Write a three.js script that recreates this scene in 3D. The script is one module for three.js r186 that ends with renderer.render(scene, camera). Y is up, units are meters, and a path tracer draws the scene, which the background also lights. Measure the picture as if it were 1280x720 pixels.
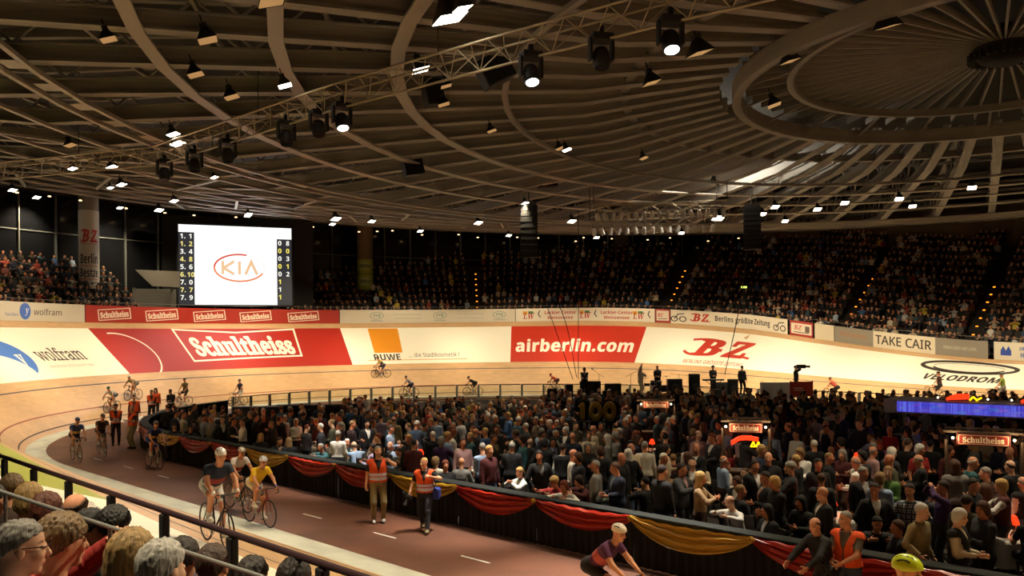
import * as THREE from 'three';
import { mergeGeometries } from 'three/addons/utils/BufferGeometryUtils.js';
import { RoundedBoxGeometry } from 'three/addons/geometries/RoundedBoxGeometry.js';
import { RectAreaLightUniformsLib } from 'three/addons/lights/RectAreaLightUniformsLib.js';

// ---------------------------------------------------------------- camera, light, exposure
const scene = new THREE.Scene();
scene.background = new THREE.Color(0x020202);            // night outside the hall
const FPX = 1031, HZ = 426, ROLL = 0.0095, CX = 7.61, CZ = 31.0, YAW = 0.7815, CH = 4.4;
const camera = new THREE.PerspectiveCamera(2 * Math.atan(360 / FPX) * 180 / Math.PI, 1280 / 720, 0.1, 400);
camera.rotation.order = 'YXZ';
camera.position.set(CX, CH, CZ);
camera.rotation.set(0, YAW, -ROLL);
camera.setViewOffset(1280, 720, 0, -(HZ - 360), 1280, 720);
const renderer = new THREE.WebGLRenderer({ antialias: true });
renderer.toneMapping = THREE.LinearToneMapping;
renderer.toneMappingExposure = 1.0;
renderer.shadowMap.enabled = true;
RectAreaLightUniformsLib.init();
const TRACK_I = 480, INFIELD_I = 330, HOUSE_I = 75, HEAD_I = 900, WARM = new THREE.Color(1.0, 0.82, 0.54);

// ---------------------------------------------------------------- helpers
function rng(seed) { let a = seed >>> 0; return () => { a = (a + 0x6D2B79F5) | 0; let t = Math.imul(a ^ (a >>> 15), 1 | a); t = (t + Math.imul(t ^ (t >>> 7), 61 | t)) ^ t; return ((t ^ (t >>> 14)) >>> 0) / 4294967296; }; }
const V = (x, y, z) => new THREE.Vector3(x, y, z);
const clamp = (v, a, b) => Math.min(b, Math.max(a, v));
const sstep = (a, b, x) => { const t = clamp((x - a) / (b - a), 0, 1); return t * t * (3 - 2 * t); };
const lerp = (a, b, t) => a + (b - a) * t;
const names = new Map();
function numbered(n) { const k = names.get(n) || 0; names.set(n, k + 1); return k ? n + '_' + String(k).padStart(3, '0') : n; }
const mats = new Map();
function mat(c, rough = 0.8, metal = 0, extra = {}) {
  const key = c + '|' + rough + '|' + metal + '|' + JSON.stringify(extra, (k, v) => (v && v.isTexture) ? v.uuid : v);
  if (!mats.has(key)) mats.set(key, new THREE.MeshStandardMaterial({ color: c, roughness: rough, metalness: metal, ...extra }));
  return mats.get(key);
}
function glow(c, intensity) { return mat(0x111111, 0.5, 0, { emissive: new THREE.Color(c).getHex(), emissiveIntensity: intensity }); }
function clean(g) { const o = g.index ? g : g; for (const k of Object.keys(o.attributes)) if (!['position', 'normal', 'uv', 'color'].includes(k)) o.deleteAttribute(k); return o; }
function merged(list) {
  if (list.length === 1) return list[0];
  const col = list.some(g => g.attributes.color);
  list = list.map(g => {
    g = clean(g.index ? g.toNonIndexed() : g);
    if (!g.attributes.uv) g.setAttribute('uv', new THREE.Float32BufferAttribute(new Float32Array(g.attributes.position.count * 2), 2));
    if (col && !g.attributes.color) g.setAttribute('color', new THREE.Float32BufferAttribute(new Float32Array(g.attributes.position.count * 3).fill(1), 3));
    return g;
  });
  return mergeGeometries(list, false);
}
function obj(name, geos, m, parent = scene) {
  const g = Array.isArray(geos) ? merged(geos) : geos;
  const o = new THREE.Mesh(g, m); o.name = parent === scene ? numbered(name) : name; o.castShadow = o.receiveShadow = true; parent.add(o); return o;
}
function thing(name, label, category, pos = [0, 0, 0], turn = 0, group) {
  const o = new THREE.Group(); o.name = numbered(name); o.position.set(...pos); o.rotation.y = turn; scene.add(o);
  o.userData = { label, category }; if (group) o.userData.group = group; return o;
}
function tag(o, label, category, group) { o.userData.label = label; o.userData.category = category; if (group) o.userData.group = group; return o; }
function struct(o, label) { o.userData.kind = 'structure'; if (label) o.userData.label = label; return o; }
function copyThing(src, pos, turn, label, group) {
  const c = src.clone(); c.name = numbered(src.name.replace(/_\d{3}$/, '')); scene.add(c); c.userData = { ...src.userData };
  if (pos) c.position.set(...pos); if (turn !== undefined) c.rotation.y = turn;
  if (label) c.userData.label = label; if (group) c.userData.group = group; return c;
}
function box(w, h, d, x = 0, y = 0, z = 0, ry = 0, rx = 0, rz = 0) { const g = new THREE.BoxGeometry(w, h, d); if (rx) g.rotateX(rx); if (rz) g.rotateZ(rz); if (ry) g.rotateY(ry); g.translate(x, y, z); return g; }
function rbox(w, h, d, r, x = 0, y = 0, z = 0, ry = 0, rx = 0) { const g = new RoundedBoxGeometry(w, h, d, 2, r); if (rx) g.rotateX(rx); if (ry) g.rotateY(ry); g.translate(x, y, z); return g; }
const UPV = V(0, 1, 0), QT = new THREE.Quaternion();
function bar(a, b, r0, r1 = r0, seg = 6) {               // round bar between two points
  const d = V().subVectors(b, a), L = d.length(), g = new THREE.CylinderGeometry(r1, r0, L, seg, 1);
  g.translate(0, L / 2, 0); g.applyQuaternion(QT.setFromUnitVectors(UPV, d.normalize())); g.translate(a.x, a.y, a.z); return g;
}
function beam(a, b, w, h) {                              // rectangular bar, h upright
  const d = V().subVectors(b, a), L = d.length(), g = new THREE.BoxGeometry(w, h, L); g.translate(0, 0, L / 2);
  const m = new THREE.Matrix4().lookAt(b, a, UPV); g.applyMatrix4(m); g.translate(a.x, a.y, a.z); return g;
}
function tubePath(pts, r, seg = 6, n = 0, closed = false) { return new THREE.TubeGeometry(new THREE.CatmullRomCurve3(pts, closed), n || pts.length * 3, r, seg, closed); }
function lathe(p, seg = 16) { return new THREE.LatheGeometry(p.map(q => new THREE.Vector2(q[0], q[1])), seg); }
function gridGeo(nu, nv, f, uvf) {                       // f(i/nu, j/nv) -> [x,y,z]
  const p = [], uv = [], ix = [];
  for (let j = 0; j <= nv; j++) for (let i = 0; i <= nu; i++) { const a = f(i / nu, j / nv); p.push(a[0], a[1], a[2]); const q = uvf ? uvf(i / nu, j / nv) : [i / nu, j / nv]; uv.push(q[0], q[1]); }
  for (let j = 0; j < nv; j++) for (let i = 0; i < nu; i++) { const a = j * (nu + 1) + i, b = a + 1, c = a + nu + 1, d = c + 1; ix.push(a, b, d, a, d, c); }
  const g = new THREE.BufferGeometry(); g.setAttribute('position', new THREE.Float32BufferAttribute(p, 3)); g.setAttribute('uv', new THREE.Float32BufferAttribute(uv, 2)); g.setIndex(ix); g.computeVertexNormals(); return g;
}
// pixel of the 1280x720 frame -> world point at a known height or depth; world -> pixel
const CR = Math.cos(ROLL), SR = Math.sin(ROLL), CY = Math.cos(YAW), SY = Math.sin(YAW);
function pray(px, py) { const dx = px - 640, dy = py - HZ; return [(dx * CR - dy * SR) / FPX, -(dx * SR + dy * CR) / FPX]; }
function atDepth(px, py, D) { const [X, Y] = pray(px, py); return V(CX + X * D * CY - D * SY, CH + Y * D, CZ - X * D * SY - D * CY); }
function atHeight(px, py, h) { const Y = pray(px, py)[1]; return atDepth(px, py, (h - CH) / Y); }
function pixelOf(p) { const ax = p.x - CX, az = p.z - CZ, X = ax * CY - az * SY, D = -ax * SY - az * CY, u = X / D * FPX, v = (p.y - CH) / D * FPX; return [640 + u * CR - v * SR, HZ - u * SR - v * CR, D]; }
const turnTo = (from, to) => Math.atan2(to.x - from.x, to.z - from.z);   // turn so that local +z points at 'to'
const CAM = V(CX, CH, CZ);
// textures
function canvasTex(w, h, draw, wrap) {
  const c = document.createElement('canvas'); c.width = w; c.height = h; const x = c.getContext('2d'); draw(x, w, h);
  const t = new THREE.CanvasTexture(c); t.colorSpace = THREE.SRGBColorSpace; t.magFilter = THREE.LinearFilter; if (wrap) t.wrapS = t.wrapT = THREE.RepeatWrapping; return t;
}
function dataTex(n, f, srgb = true) {
  const d = new Uint8Array(n * n * 4);
  for (let y = 0; y < n; y++) for (let x = 0; x < n; x++) { const c = f(x / n, y / n, x, y), k = (y * n + x) * 4; d[k] = clamp(c[0], 0, 255); d[k + 1] = clamp(c[1], 0, 255); d[k + 2] = clamp(c[2], 0, 255); d[k + 3] = 255; }
  const t = new THREE.DataTexture(d, n, n); t.wrapS = t.wrapT = THREE.RepeatWrapping; t.magFilter = THREE.LinearFilter; t.minFilter = THREE.LinearMipmapLinearFilter; if (srgb) t.colorSpace = THREE.SRGBColorSpace; t.needsUpdate = true; return t;
}
function hash2(x, y) { let h = Math.imul(x | 0, 374761393) + Math.imul(y | 0, 668265263); h = Math.imul(h ^ (h >>> 13), 1274126177); return ((h ^ (h >>> 16)) >>> 0) / 4294967296; }
function vnoise(x, y, per) { const xi = Math.floor(x), yi = Math.floor(y), fx = x - xi, fy = y - yi, u = fx * fx * (3 - 2 * fx), v = fy * fy * (3 - 2 * fy), m = a => ((a % per) + per) % per; return lerp(lerp(hash2(m(xi), m(yi)), hash2(m(xi + 1), m(yi)), u), lerp(hash2(m(xi), m(yi + 1)), hash2(m(xi + 1), m(yi + 1)), u), v); }
function fbm(u, v, base, oct = 4) { let s = 0, a = 0.5, p = base; for (let k = 0; k < oct; k++) { s += a * vnoise(u * p, v * p, p); p *= 2; a *= 0.5; } return s; }

// ---------------------------------------------------------------- the oval: s runs along the inner edge, o outwards
const LS = 24.7, RI = 21.1, TW = 7.4, PER = 4 * LS + 2 * Math.PI * RI;
function path(s, o) {
  s = ((s % PER) + PER) % PER;
  if (s < 2 * LS) return [LS - s, RI + o, 0, 1];
  s -= 2 * LS;
  if (s < Math.PI * RI) { const a = Math.PI / 2 + s / RI, c = Math.cos(a), n = Math.sin(a); return [-LS + (RI + o) * c, (RI + o) * n, c, n]; }
  s -= Math.PI * RI;
  if (s < 2 * LS) return [-LS + s, -(RI + o), 0, -1];
  s -= 2 * LS; const a = -Math.PI / 2 + s / RI, c = Math.cos(a), n = Math.sin(a); return [LS + (RI + o) * c, (RI + o) * n, c, n];
}
function rimH(s) { const [x, z] = path(s, 0), t = sstep(4, LS + 12, Math.abs(x)), e = clamp(z / RI * 0.5 + 0.5, 0, 1), hs = lerp(2.75, 2.2, e); return hs + (lerp(6.1, 5.75, e) - hs) * t; }
function bankH(s, o) { if (o <= 0) return 0; if (o < 0.75) return 0.06 * o / 0.75; return 0.06 + (rimH(s) - 0.06) * (o - 0.75) / (TW - 0.75); }
function ribbon(s0, s1, o0, o1, nv, dh, uvm) {           // a strip lying on the bank; uvm: true = metres, else 0..1
  const nu = Math.max(2, Math.ceil(Math.abs(s1 - s0) / 0.8));
  const L = s1 - s0;
  const g = gridGeo(nu, nv, (u, v) => { const s = s0 + L * u, o = o0 + (o1 - o0) * v, p = path(s, o); return [p[0], bankH(s, o) + dh, p[1]]; }, uvm ? (u, v) => [(s0 + L * u), o0 + (o1 - o0) * v] : undefined);
  return g;
}
function sweep(s0, s1, step, prof, uvm) {                // prof(s) -> closed list of [o, h]
  const nu = Math.max(1, Math.ceil((s1 - s0) / step)), p0 = prof(s0), nv = p0.length;
  const rows = []; for (let i = 0; i <= nu; i++) rows.push(prof(s0 + (s1 - s0) * i / nu));
  const geos = [];
  for (let j = 0; j < nv; j++) { const j2 = (j + 1) % nv;
    geos.push(gridGeo(nu, 1, (u, v) => { const i = Math.round(u * nu), q = rows[i][v ? j2 : j], p = path(s0 + (s1 - s0) * u, q[0]); return [p[0], q[1], p[1]]; }, (u, v) => [s0 + (s1 - s0) * u, v ? 1 : 0])); }
  for (const [i, s] of [[0, s0], [nu, s1]]) { const sh = new THREE.ShapeGeometry(new THREE.Shape(rows[i].map(q => new THREE.Vector2(q[0], q[1])))), a = sh.attributes.position; for (let k = 0; k < a.count; k++) { const p = path(s, a.getX(k)); a.setXYZ(k, p[0], a.getY(k), p[1]); } sh.computeVertexNormals(); geos.push(sh); }
  return merged(geos);
}
function onBank(px, py, s0, s1) {                        // bank point seen at a pixel, searched along s
  let best = null;
  for (let s = s0; s <= s1; s += 0.15) for (let o = 0; o <= TW; o += 0.15) { const p = path(s, o), q = pixelOf(V(p[0], bankH(s, o), p[1])); if (q[2] < 1) continue; const e = (q[0] - px) ** 2 + (q[1] - py) ** 2; if (!best || e < best.e) best = { e, s, o }; }
  const p = path(best.s, best.o); return { s: best.s, o: best.o, p: V(p[0], bankH(best.s, best.o), p[1]) };
}
// lower edge of the roof girders
function roofH(r) { return r < 8 ? 13.2 : r < 34 ? lerp(13.2, 12.6, sstep(8, 14, r)) : 12.6 + (r - 34) / 26 * 2.9; }
function onRoof(px, py, drop) { let h = 12.4, p; for (let k = 0; k < 12; k++) { p = atHeight(px, py, h); h = lerp(h, roofH(Math.min(58, Math.hypot(p.x, p.z))) - drop, 0.6); } return p; }
// ---------------------------------------------------------------- floor, track, stands
const woodTex = dataTex(512, (u, v, x, y) => { const pl = Math.floor(v * 16), t = hash2(pl, 7 + Math.floor(u * 2 + hash2(pl, 3) * 2)), g = fbm(u * 1, v * 1, 8, 5), f = vnoise(u * 24, v * 256, 256), e = (v * 16) % 1 < 0.06 ? -8 : 0; const k = 1 + (t - 0.5) * 0.04 + (g - 0.47) * 0.12 + (f - 0.5) * 0.05; return [206 * k + e, 166 * k + e, 122 * k + e]; });
woodTex.repeat.set(1 / 4, 1 / 1.6);
const woodM = mat(0xffffff, 0.42, 0, { map: woodTex });
const coteTex = dataTex(256, (u, v) => { const k = 1 + (fbm(u, v, 8, 5) - 0.47) * 0.22; return [206 * k, 208 * k, 196 * k]; }); coteTex.repeat.set(0.3, 0.3);
const floorTex = dataTex(512, (u, v) => { const k = 1 + (fbm(u, v, 6, 6) - 0.47) * 0.45 + (hash2(u * 512, v * 512) - 0.5) * 0.12; return [108 * k, 68 * k, 50 * k]; }); floorTex.repeat.set(1 / 6, 1 / 6);
const floorM = mat(0xffffff, 0.55, 0, { map: floorTex });
const stadShape = (L, R, sx = 1) => { const sh = new THREE.Shape(); sh.moveTo(L, R); sh.lineTo(-L, R); sh.absarc(-L, 0, R, Math.PI / 2, Math.PI * 1.5, false); sh.lineTo(L, -R); sh.absarc(L, 0, R, -Math.PI / 2, Math.PI / 2, false); return sh; };
{
  const g = new THREE.ExtrudeGeometry(stadShape(LS, RI + 0.02), { depth: 0.3, bevelEnabled: false, curveSegments: 48 }); g.rotateX(Math.PI / 2);
  const fl = struct(obj('floor', g, floorM), 'brown coated safety zone inside the track');
  // white dashes on the safety zone
  const dash = [];
  for (let x = -26; x < 14; x += 3.05) dash.push([x, 19.75]);
  for (const [x, z] of dash) obj('floor_dash', box(0.85, 0.004, 0.06, x, 0.003, z), mat(0xd8d4c8, 0.7), fl);
  const tr = struct(obj('track', ribbon(0, PER, 0.75, TW, 8, 0, true), woodM), 'pale timber banked cycling track');
  const cote = obj('apron_band', ribbon(0, PER, 0, 0.75, 2, 0, true), mat(0xffffff, 0.5, 0, { map: coteTex }), tr); cote.userData.label = 'pale grey blue band at the foot of the track';
  for (const [o, wd, c, n] of [[0.95, 0.05, 0x3a2a22, 'measuring_line'], [1.6, 0.05, 0x8a3a2c, 'sprint_line'], [3.0, 0.06, 0x4a4a58, 'stayer_line']]) obj(n, ribbon(0, PER, o, o + wd, 1, 0.004, true), mat(c, 0.6), tr);
  // timber lip and outer wall under the rim
  struct(obj('trim_1', sweep(0, PER, 1.2, s => { const h = rimH(s); return [[TW, h - 0.05], [TW, h + 0.03], [TW + 0.16, h + 0.03], [TW + 0.16, h - 0.05]]; }), mat(0xc49a5c, 0.5)), 'timber rim of the track');
  struct(obj('wall_track', sweep(0, PER, 1.2, s => { const h = rimH(s); return [[TW + 0.12, -0.3], [TW + 0.12, h - 0.06], [TW + 0.2, h - 0.06], [TW + 0.2, -0.3]]; }), mat(0x5a4632, 0.8)));
}
// ---- stands: rows rise from the rim; how many there are changes round the hall
const PXROWS = [[-400, 7], [60, 7], [196, 6.5], [205, 0], [366, 0], [368, 4], [450, 8], [600, 11], [760, 12], [1000, 14], [1300, 15], [3000, 15]];
const ROWD = 0.85, ROWH = 0.58, ROW0 = TW + 1.3;
function rowsAt(px) { for (let k = 1; k < PXROWS.length; k++) if (px <= PXROWS[k][0]) { const [a, na] = PXROWS[k - 1], [b, nb] = PXROWS[k]; return Math.round(lerp(na, nb, clamp((px - a) / (b - a), 0, 1))); } return 17; }
function rimPx(s) { const p = path(s, TW); return pixelOf(V(p[0], rimH(s), p[1]))[0]; }
const SA = 57, SB = 150;
const rowFloor = (s, k) => rimH(s) + 0.25 + ROWH * k;
{
  const stepM = mat(0x2c2926, 0.9), geos = [];
  const N = 17, n = 92, dS = (SB - SA) / n;
  const stand = new THREE.Group(); stand.name = 'stand_far'; scene.add(stand); struct(stand, 'dark terraced stand on the far side');
  for (let k = 0; k < N; k++) {
    // continuous runs of this row
    let run = null;
    const flush = () => { if (!run) return; const [a, b] = run; run = null; const st = obj('terrace_step', sweep(a, b, 1.3, s => { const h = rowFloor(s, k), o = ROW0 + ROWD * k; return [[o, h - 1.2], [o, h], [o + ROWD, h], [o + ROWD, h - 1.2]]; }), stepM, stand); };
    for (let i = 0; i < n; i++) { const s = SA + dS * i, ok = rowsAt(rimPx(s + dS / 2)) > k; if (ok) run ? run[1] = s + dS : run = [s, s + dS]; else flush(); }
    flush();
  }
  struct(obj('wall_back', sweep(112, SB, 1.3, s => { const k = rowsAt(rimPx(s)), h = rowFloor(s, k - 1), o = ROW0 + ROWD * k + 0.05; return [[o, h - 1], [o, h + 3.4], [o + 0.25, h + 3.4], [o + 0.25, h - 1]]; }), mat(0x6a5a48, 0.85)), 'brown concrete wall behind the top rows');
  const walk = struct(obj('floor_walkway', sweep(SA, SB, 1.3, s => { const h = rimH(s) - 0.1; return [[TW + 0.2, h - 0.2], [TW + 0.2, h], [ROW0, h], [ROW0, h - 0.2]]; }), mat(0x4a443c, 0.9)));
}
// hall shell: round dark glazed wall, outer floor, roof deck
const RW = 60;
{
  const wall = struct(obj('wall_round', gridGeo(120, 1, (u, v) => { const a = u * Math.PI * 2; return [Math.cos(a) * (RW + 1.2), v * 20 - 0.5, Math.sin(a) * (RW + 1.2)]; }), mat(0x0b0b0d, 0.25)), 'dark night glazing around the hall');
  const ring = new THREE.Shape(); ring.absarc(0, 0, RW + 1.6, 0, Math.PI * 2); 
  const g = new THREE.ExtrudeGeometry(ring, { depth: 0.3, bevelEnabled: false, curveSegments: 48 }); g.rotateX(Math.PI / 2); g.translate(0, -0.35, 0);
  struct(obj('floor_hall', g, mat(0x3a3631, 0.9)));
  const fac = struct(obj('window_1', gridGeo(60, 1, (u, v) => { const a = lerp(2.2, 4.75, u); return [Math.cos(a) * RW, lerp(3, 15.4, v), Math.sin(a) * RW]; }), mat(0x17181b, 0.12, 0.1)), 'tall dark window front');
  const mm = mat(0x74766f, 0.5, 0.2);
  for (let k = 0; k <= 58; k++) { const a = lerp(2.2, 4.75, k / 58), x = Math.cos(a) * (RW - 0.12), z = Math.sin(a) * (RW - 0.12); obj('mullion', box(0.09, 12.4, 0.2, x, 9.2, z, -a + Math.PI / 2), mm, fac); }
  for (const h of [12.6]) obj('transom', gridGeo(80, 1, (u, v) => { const a = lerp(2.2, 4.75, u); return [Math.cos(a) * (RW - 0.1), h + v * 0.08, Math.sin(a) * (RW - 0.1)]; }), mm, fac);
  // pale parapet and dark stair opening between the left stand and the screen
}
// ---------------------------------------------------------------- painted banners on the bank and boards on the rim
const trackObj = scene.getObjectByName('track');
function fitText(x, str, font, cx, cy, w, h, fill, stroke, lw = 0) {   // centred text stretched to w x h pixels
  x.save(); x.font = font; x.textAlign = 'center'; x.textBaseline = 'alphabetic'; const m = x.measureText(str), a = m.actualBoundingBoxAscent || 70, d = m.actualBoundingBoxDescent || 0;
  x.translate(cx, cy); x.scale(w / m.width, h / (a + d)); x.translate(0, (a - d) / 2);
  x.lineJoin = 'round'; if (stroke) { x.strokeStyle = stroke; x.lineWidth = lw; x.strokeText(str, 0, 0); } x.fillStyle = fill; x.fillText(str, 0, 0); x.restore();
}
const SER = 'bold 100px serif', SAN = 'bold 100px sans-serif', REG = '100px sans-serif', ITA = 'italic bold 100px serif';
const BO0 = 3.58, BO1 = 6.97, PM = 80, WHITE = '#f6efdc', RED = '#ae2a1d';
function banner(s0, s1, draw, label) {
  const w = Math.min(2000, Math.round((s1 - s0) * PM)), h = Math.round((BO1 - BO0) * PM);
  const t = canvasTex(w, h, (x) => { x.save(); x.scale(w / (s1 - s0), h / (BO1 - BO0)); const X = s => s - s0, Y = o => BO1 - o; draw(x, X, Y, s1 - s0, BO1 - BO0); x.restore(); });
  const o = obj('painted_banner', ribbon(s0, s1, BO0, BO1, 4, 0.006), mat(0xffffff, 0.45, 0, { map: t }), trackObj); o.userData.label = label;
}
const poly = (x, pts, fill) => { x.beginPath(); pts.forEach((p, i) => i ? x.lineTo(p[0], p[1]) : x.moveTo(p[0], p[1])); x.closePath(); if (fill) { x.fillStyle = fill; x.fill(); } };
banner(52, 73.0, (x, X, Y, w, h) => {
  x.fillStyle = WHITE; x.fillRect(0, 0, w, h);
  x.fillStyle = '#4a78c8'; x.beginPath(); x.ellipse(X(65.7), Y(5.0), 1.7, 1.25, 0, 0, 7); x.fill();
  x.fillStyle = WHITE; x.beginPath(); x.ellipse(X(65.2), Y(4.35), 1.5, 0.85, 0.25, 0, 7); x.fill();
  fitText(x, 'y', ITA, X(66.6), Y(4.75), 0.5, 0.9, WHITE);
  fitText(x, 'wolfram', '100px serif', X(69.55), Y(5.15), 3.2, 0.85, '#3c2c28', '#3c2c28', 3);
  fitText(x, 'IMMOBILIEN GESELLSCHAFT MBH', REG, X(69.6), Y(4.35), 3.2, 0.16, '#b8b0a0');
  for (let k = 0; k < 4; k++) { x.strokeStyle = '#d8cfba'; x.lineWidth = 0.05; x.beginPath(); x.moveTo(X(56 + k * 1.6), Y(3.7)); x.lineTo(X(57 + k * 1.6), Y(6.5)); x.stroke(); }
}, 'white banner with a blue disc and thin dark lettering');
banner(73.0, 88.72, (x, X, Y, w, h) => {
  x.fillStyle = RED; x.fillRect(0, 0, w, h);
  x.strokeStyle = WHITE; x.lineWidth = 0.1; x.beginPath(); x.ellipse(X(74.1), Y(4.9), 1.75, 1.7, 0, -1.7, 1.0); x.stroke();
  x.lineWidth = 0.13; poly(x, [[X(78.1), Y(6.9)], [X(81.9), Y(6.62)], [X(85.7), Y(6.9)], [X(85.45), Y(4.5)], [X(81.9), Y(4.42)], [X(78.05), Y(4.3)]]); x.stroke();
  fitText(x, 'Schultheiss', SER, X(81.9), Y(5.5), 6.6, 1.55, WHITE, WHITE, 7);
}, 'red banner with a big white blackletter word in a frame');
banner(88.72, 100.0, (x, X, Y, w, h) => {
  x.fillStyle = WHITE; x.fillRect(0, 0, w, h);
  x.fillStyle = '#e8941f'; x.fillRect(X(90.5), Y(6.9), 1.95, 2.3);
  fitText(x, 'RUWE', SAN, X(91.3), Y(4.2), 1.95, 0.55, '#3a2e28');
  fitText(x, '... die Stadtkosmetik !', REG, X(94.6), Y(4.35), 3.6, 0.4, '#6a5a4c');
  x.fillStyle = '#d88a3c'; x.fillRect(X(89.9), Y(3.95), 7, 0.05);
}, 'white banner with an orange square and dark capitals');
banner(100.0, 108.95, (x, X, Y, w, h) => {
  x.fillStyle = '#c83420'; x.fillRect(0, 0, w, h);
  fitText(x, 'airberlin.com', SAN, X(104.45), Y(5.1), 8.3, 1.2, '#fdf6e6', '#fdf6e6', 3);
}, 'orange red banner with white rounded web address');
function bzMark(x, cx, cy, w, h) { // script capitals with a long tail, B star Z
  fitText(x, 'B', ITA, cx - w * 0.2, cy, w * 0.36, h, '#c03a2a', '#c03a2a', 6); fitText(x, 'Z', ITA, cx + w * 0.22, cy, w * 0.34, h, '#c03a2a', '#c03a2a', 6);
  x.strokeStyle = '#c03a2a'; x.lineWidth = h * 0.13; x.beginPath(); x.moveTo(cx - w * 0.48, cy + h * 0.28); x.quadraticCurveTo(cx - w * 0.42, cy + h * 0.62, cx - w * 0.12, cy + h * 0.45); x.stroke();
  x.beginPath(); x.moveTo(cx + w * 0.1, cy + h * 0.44); x.quadraticCurveTo(cx + w * 0.3, cy + h * 0.35, cx + w * 0.5, cy + h * 0.5); x.stroke();
  x.beginPath(); x.moveTo(cx - w * 0.42, cy - h * 0.42); x.quadraticCurveTo(cx - w * 0.2, cy - h * 0.6, cx, cy - h * 0.4); x.stroke();
  x.fillStyle = '#c03a2a'; x.fillRect(cx - w * 0.015, cy + h * 0.05, w * 0.05, h * 0.18);
}
banner(108.95, 127.0, (x, X, Y, w, h) => {
  x.fillStyle = WHITE; x.fillRect(0, 0, w, h);
  bzMark(x, X(114.4), Y(5.35), 4.9, 1.5);
  fitText(x, 'BERLINS GRÖSSTE ZEITUNG', REG, X(114.5), Y(4.0), 4.4, 0.42, '#c4563f', '#c4563f', 2);
}, 'cream banner with red script monogram');
banner(127.0, 150, (x, X, Y, w, h) => {
  x.fillStyle = WHITE; x.fillRect(0, 0, w, h);
  x.strokeStyle = '#2e2622'; x.lineWidth = 0.27; x.beginPath(); x.ellipse(X(131.5), Y(6.1), 2.75, 0.72, 0, 0, 7); x.stroke();
  x.lineWidth = 0.14; x.beginPath(); x.ellipse(X(131.5), Y(6.05), 2.1, 0.55, 0, 0.2, 2.9); x.stroke(); x.lineWidth = 0.04; x.beginPath(); x.ellipse(X(131.5), Y(6.05), 2.1, 0.5, 0, 3.3, 6.1); x.stroke();
  x.save(); x.transform(1, 0, -0.25, 1, 0, 0); fitText(x, 'VELODROM', SAN, X(131.5) + 0.25 * (Y(4.65)), Y(4.65), 4.5, 0.72, '#2e2622', '#2e2622', 3); x.restore();
}, 'cream banner with a dark oval emblem and slanted capitals');
// near side: green and cream paint under the rail
banner(27.2, 35.2, (x, X, Y, w, h) => {
  x.fillStyle = WHITE; x.fillRect(0, 0, w, h);
  x.strokeStyle = '#4a3026'; x.lineWidth = 0.08;
  x.save(); x.translate(w / 2, h / 2); x.rotate(Math.PI); fitText(x, 'VELODROM', ITA, 2.1, 0.1, 3.0, 0.9, '#5a3a2c'); fitText(x, 'Sechstagerennen', ITA, -2.0, 0.2, 3.2, 0.55, '#c0582c'); fitText(x, 'Berlin', ITA, -2.3, -0.8, 1.6, 0.4, '#6a4a3a'); x.restore();
}, 'cream paint with rust lettering on the near bank');
banner(35.2, 45, (x, X, Y, w, h) => {
  x.fillStyle = '#a8ae3c'; x.fillRect(0, 0, w, h);
  x.fillStyle = WHITE; for (let k = 0; k < 7; k++) poly(x, [[1.2 + k * 1.1, 0.5 + (k % 3) * 0.4], [2.1 + k * 1.1, 0.6 + (k % 3) * 0.4], [1.9 + k * 1.1, 1.3], [1.0 + k * 1.1, 1.2]], WHITE);
  x.fillStyle = '#4a4030'; for (let k = 0; k < 5; k++) x.fillRect(1.5 + k * 1.4, 1.7, 0.9, 0.12);
}, 'olive green paint with white blocks on the near bank');
// ---- advertising boards standing on the rim
function rimBoard(s0, s1, label, draw, back = 0x4a4640) {
  s0 += 0.02; s1 -= 0.02; const t = thing('advertising_board', label, 'board');
  obj('board_panel', sweep(s0, s1, 1.0, s => { const h = rimH(s) + 0.035; return [[TW + 0.03, h], [TW + 0.03, h + 1.15], [TW + 0.09, h + 1.15], [TW + 0.09, h]]; }), mat(back, 0.7), t);
  const L = s1 - s0, w = Math.min(2000, Math.round(L * 70)), hh = 80;
  const tex = canvasTex(w, hh, x => { x.save(); x.scale(w / L, hh / 1.15); draw(x, s => s - s0, L, 1.15); x.restore(); });
  const n = Math.max(2, Math.ceil(L / 0.8));
  obj('printed_face', gridGeo(n, 1, (u, v) => { const s = s0 + L * u, p = path(s, TW + 0.022); return [p[0], rimH(s) + 0.035 + 1.15 * v, p[1]]; }), mat(0xffffff, 0.5, 0, { map: tex }), t);
  return t;
}
const beerTag = (x, cx, c) => { x.save(); x.translate(cx, 0.58); x.rotate(-0.1); x.strokeStyle = c; x.lineWidth = 0.06; x.strokeRect(-0.95, -0.36, 1.9, 0.7); fitText(x, 'Schultheiss', SER, 0, 0, 1.7, 0.42, c, c, 5); x.restore(); };
const fillB = (x, L, c) => { x.fillStyle = c; x.fillRect(0, 0, L, 1.15); };
rimBoard(57, 73.15, 'pale grey rim board with a blue disc and thin lettering', (x, S, L) => { fillB(x, L, '#c9c0ae'); for (const s of [61, 65.3, 69.6]) { x.fillStyle = '#4a6fc0'; x.beginPath(); x.ellipse(S(s), 0.55, 0.33, 0.5, 0, 0, 7); x.fill(); fitText(x, 'wolfram', REG, S(s + 1.35), 0.55, 1.7, 0.42, '#4a3a36'); fitText(x, 'hausbau', REG, S(s - 0.8), 0.75, 0.8, 0.2, '#5a6aa0'); fitText(x, 'y', ITA, S(s + 0.1), 0.6, 0.2, 0.45, '#dde'); } });
rimBoard(73.15, 88.8, 'red rim board with five small framed white words', (x, S, L) => { fillB(x, L, '#a92a1c'); for (const s of [74.9, 77.75, 80.65, 83.5, 86.5]) beerTag(x, S(s), '#efe4d0'); });
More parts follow.
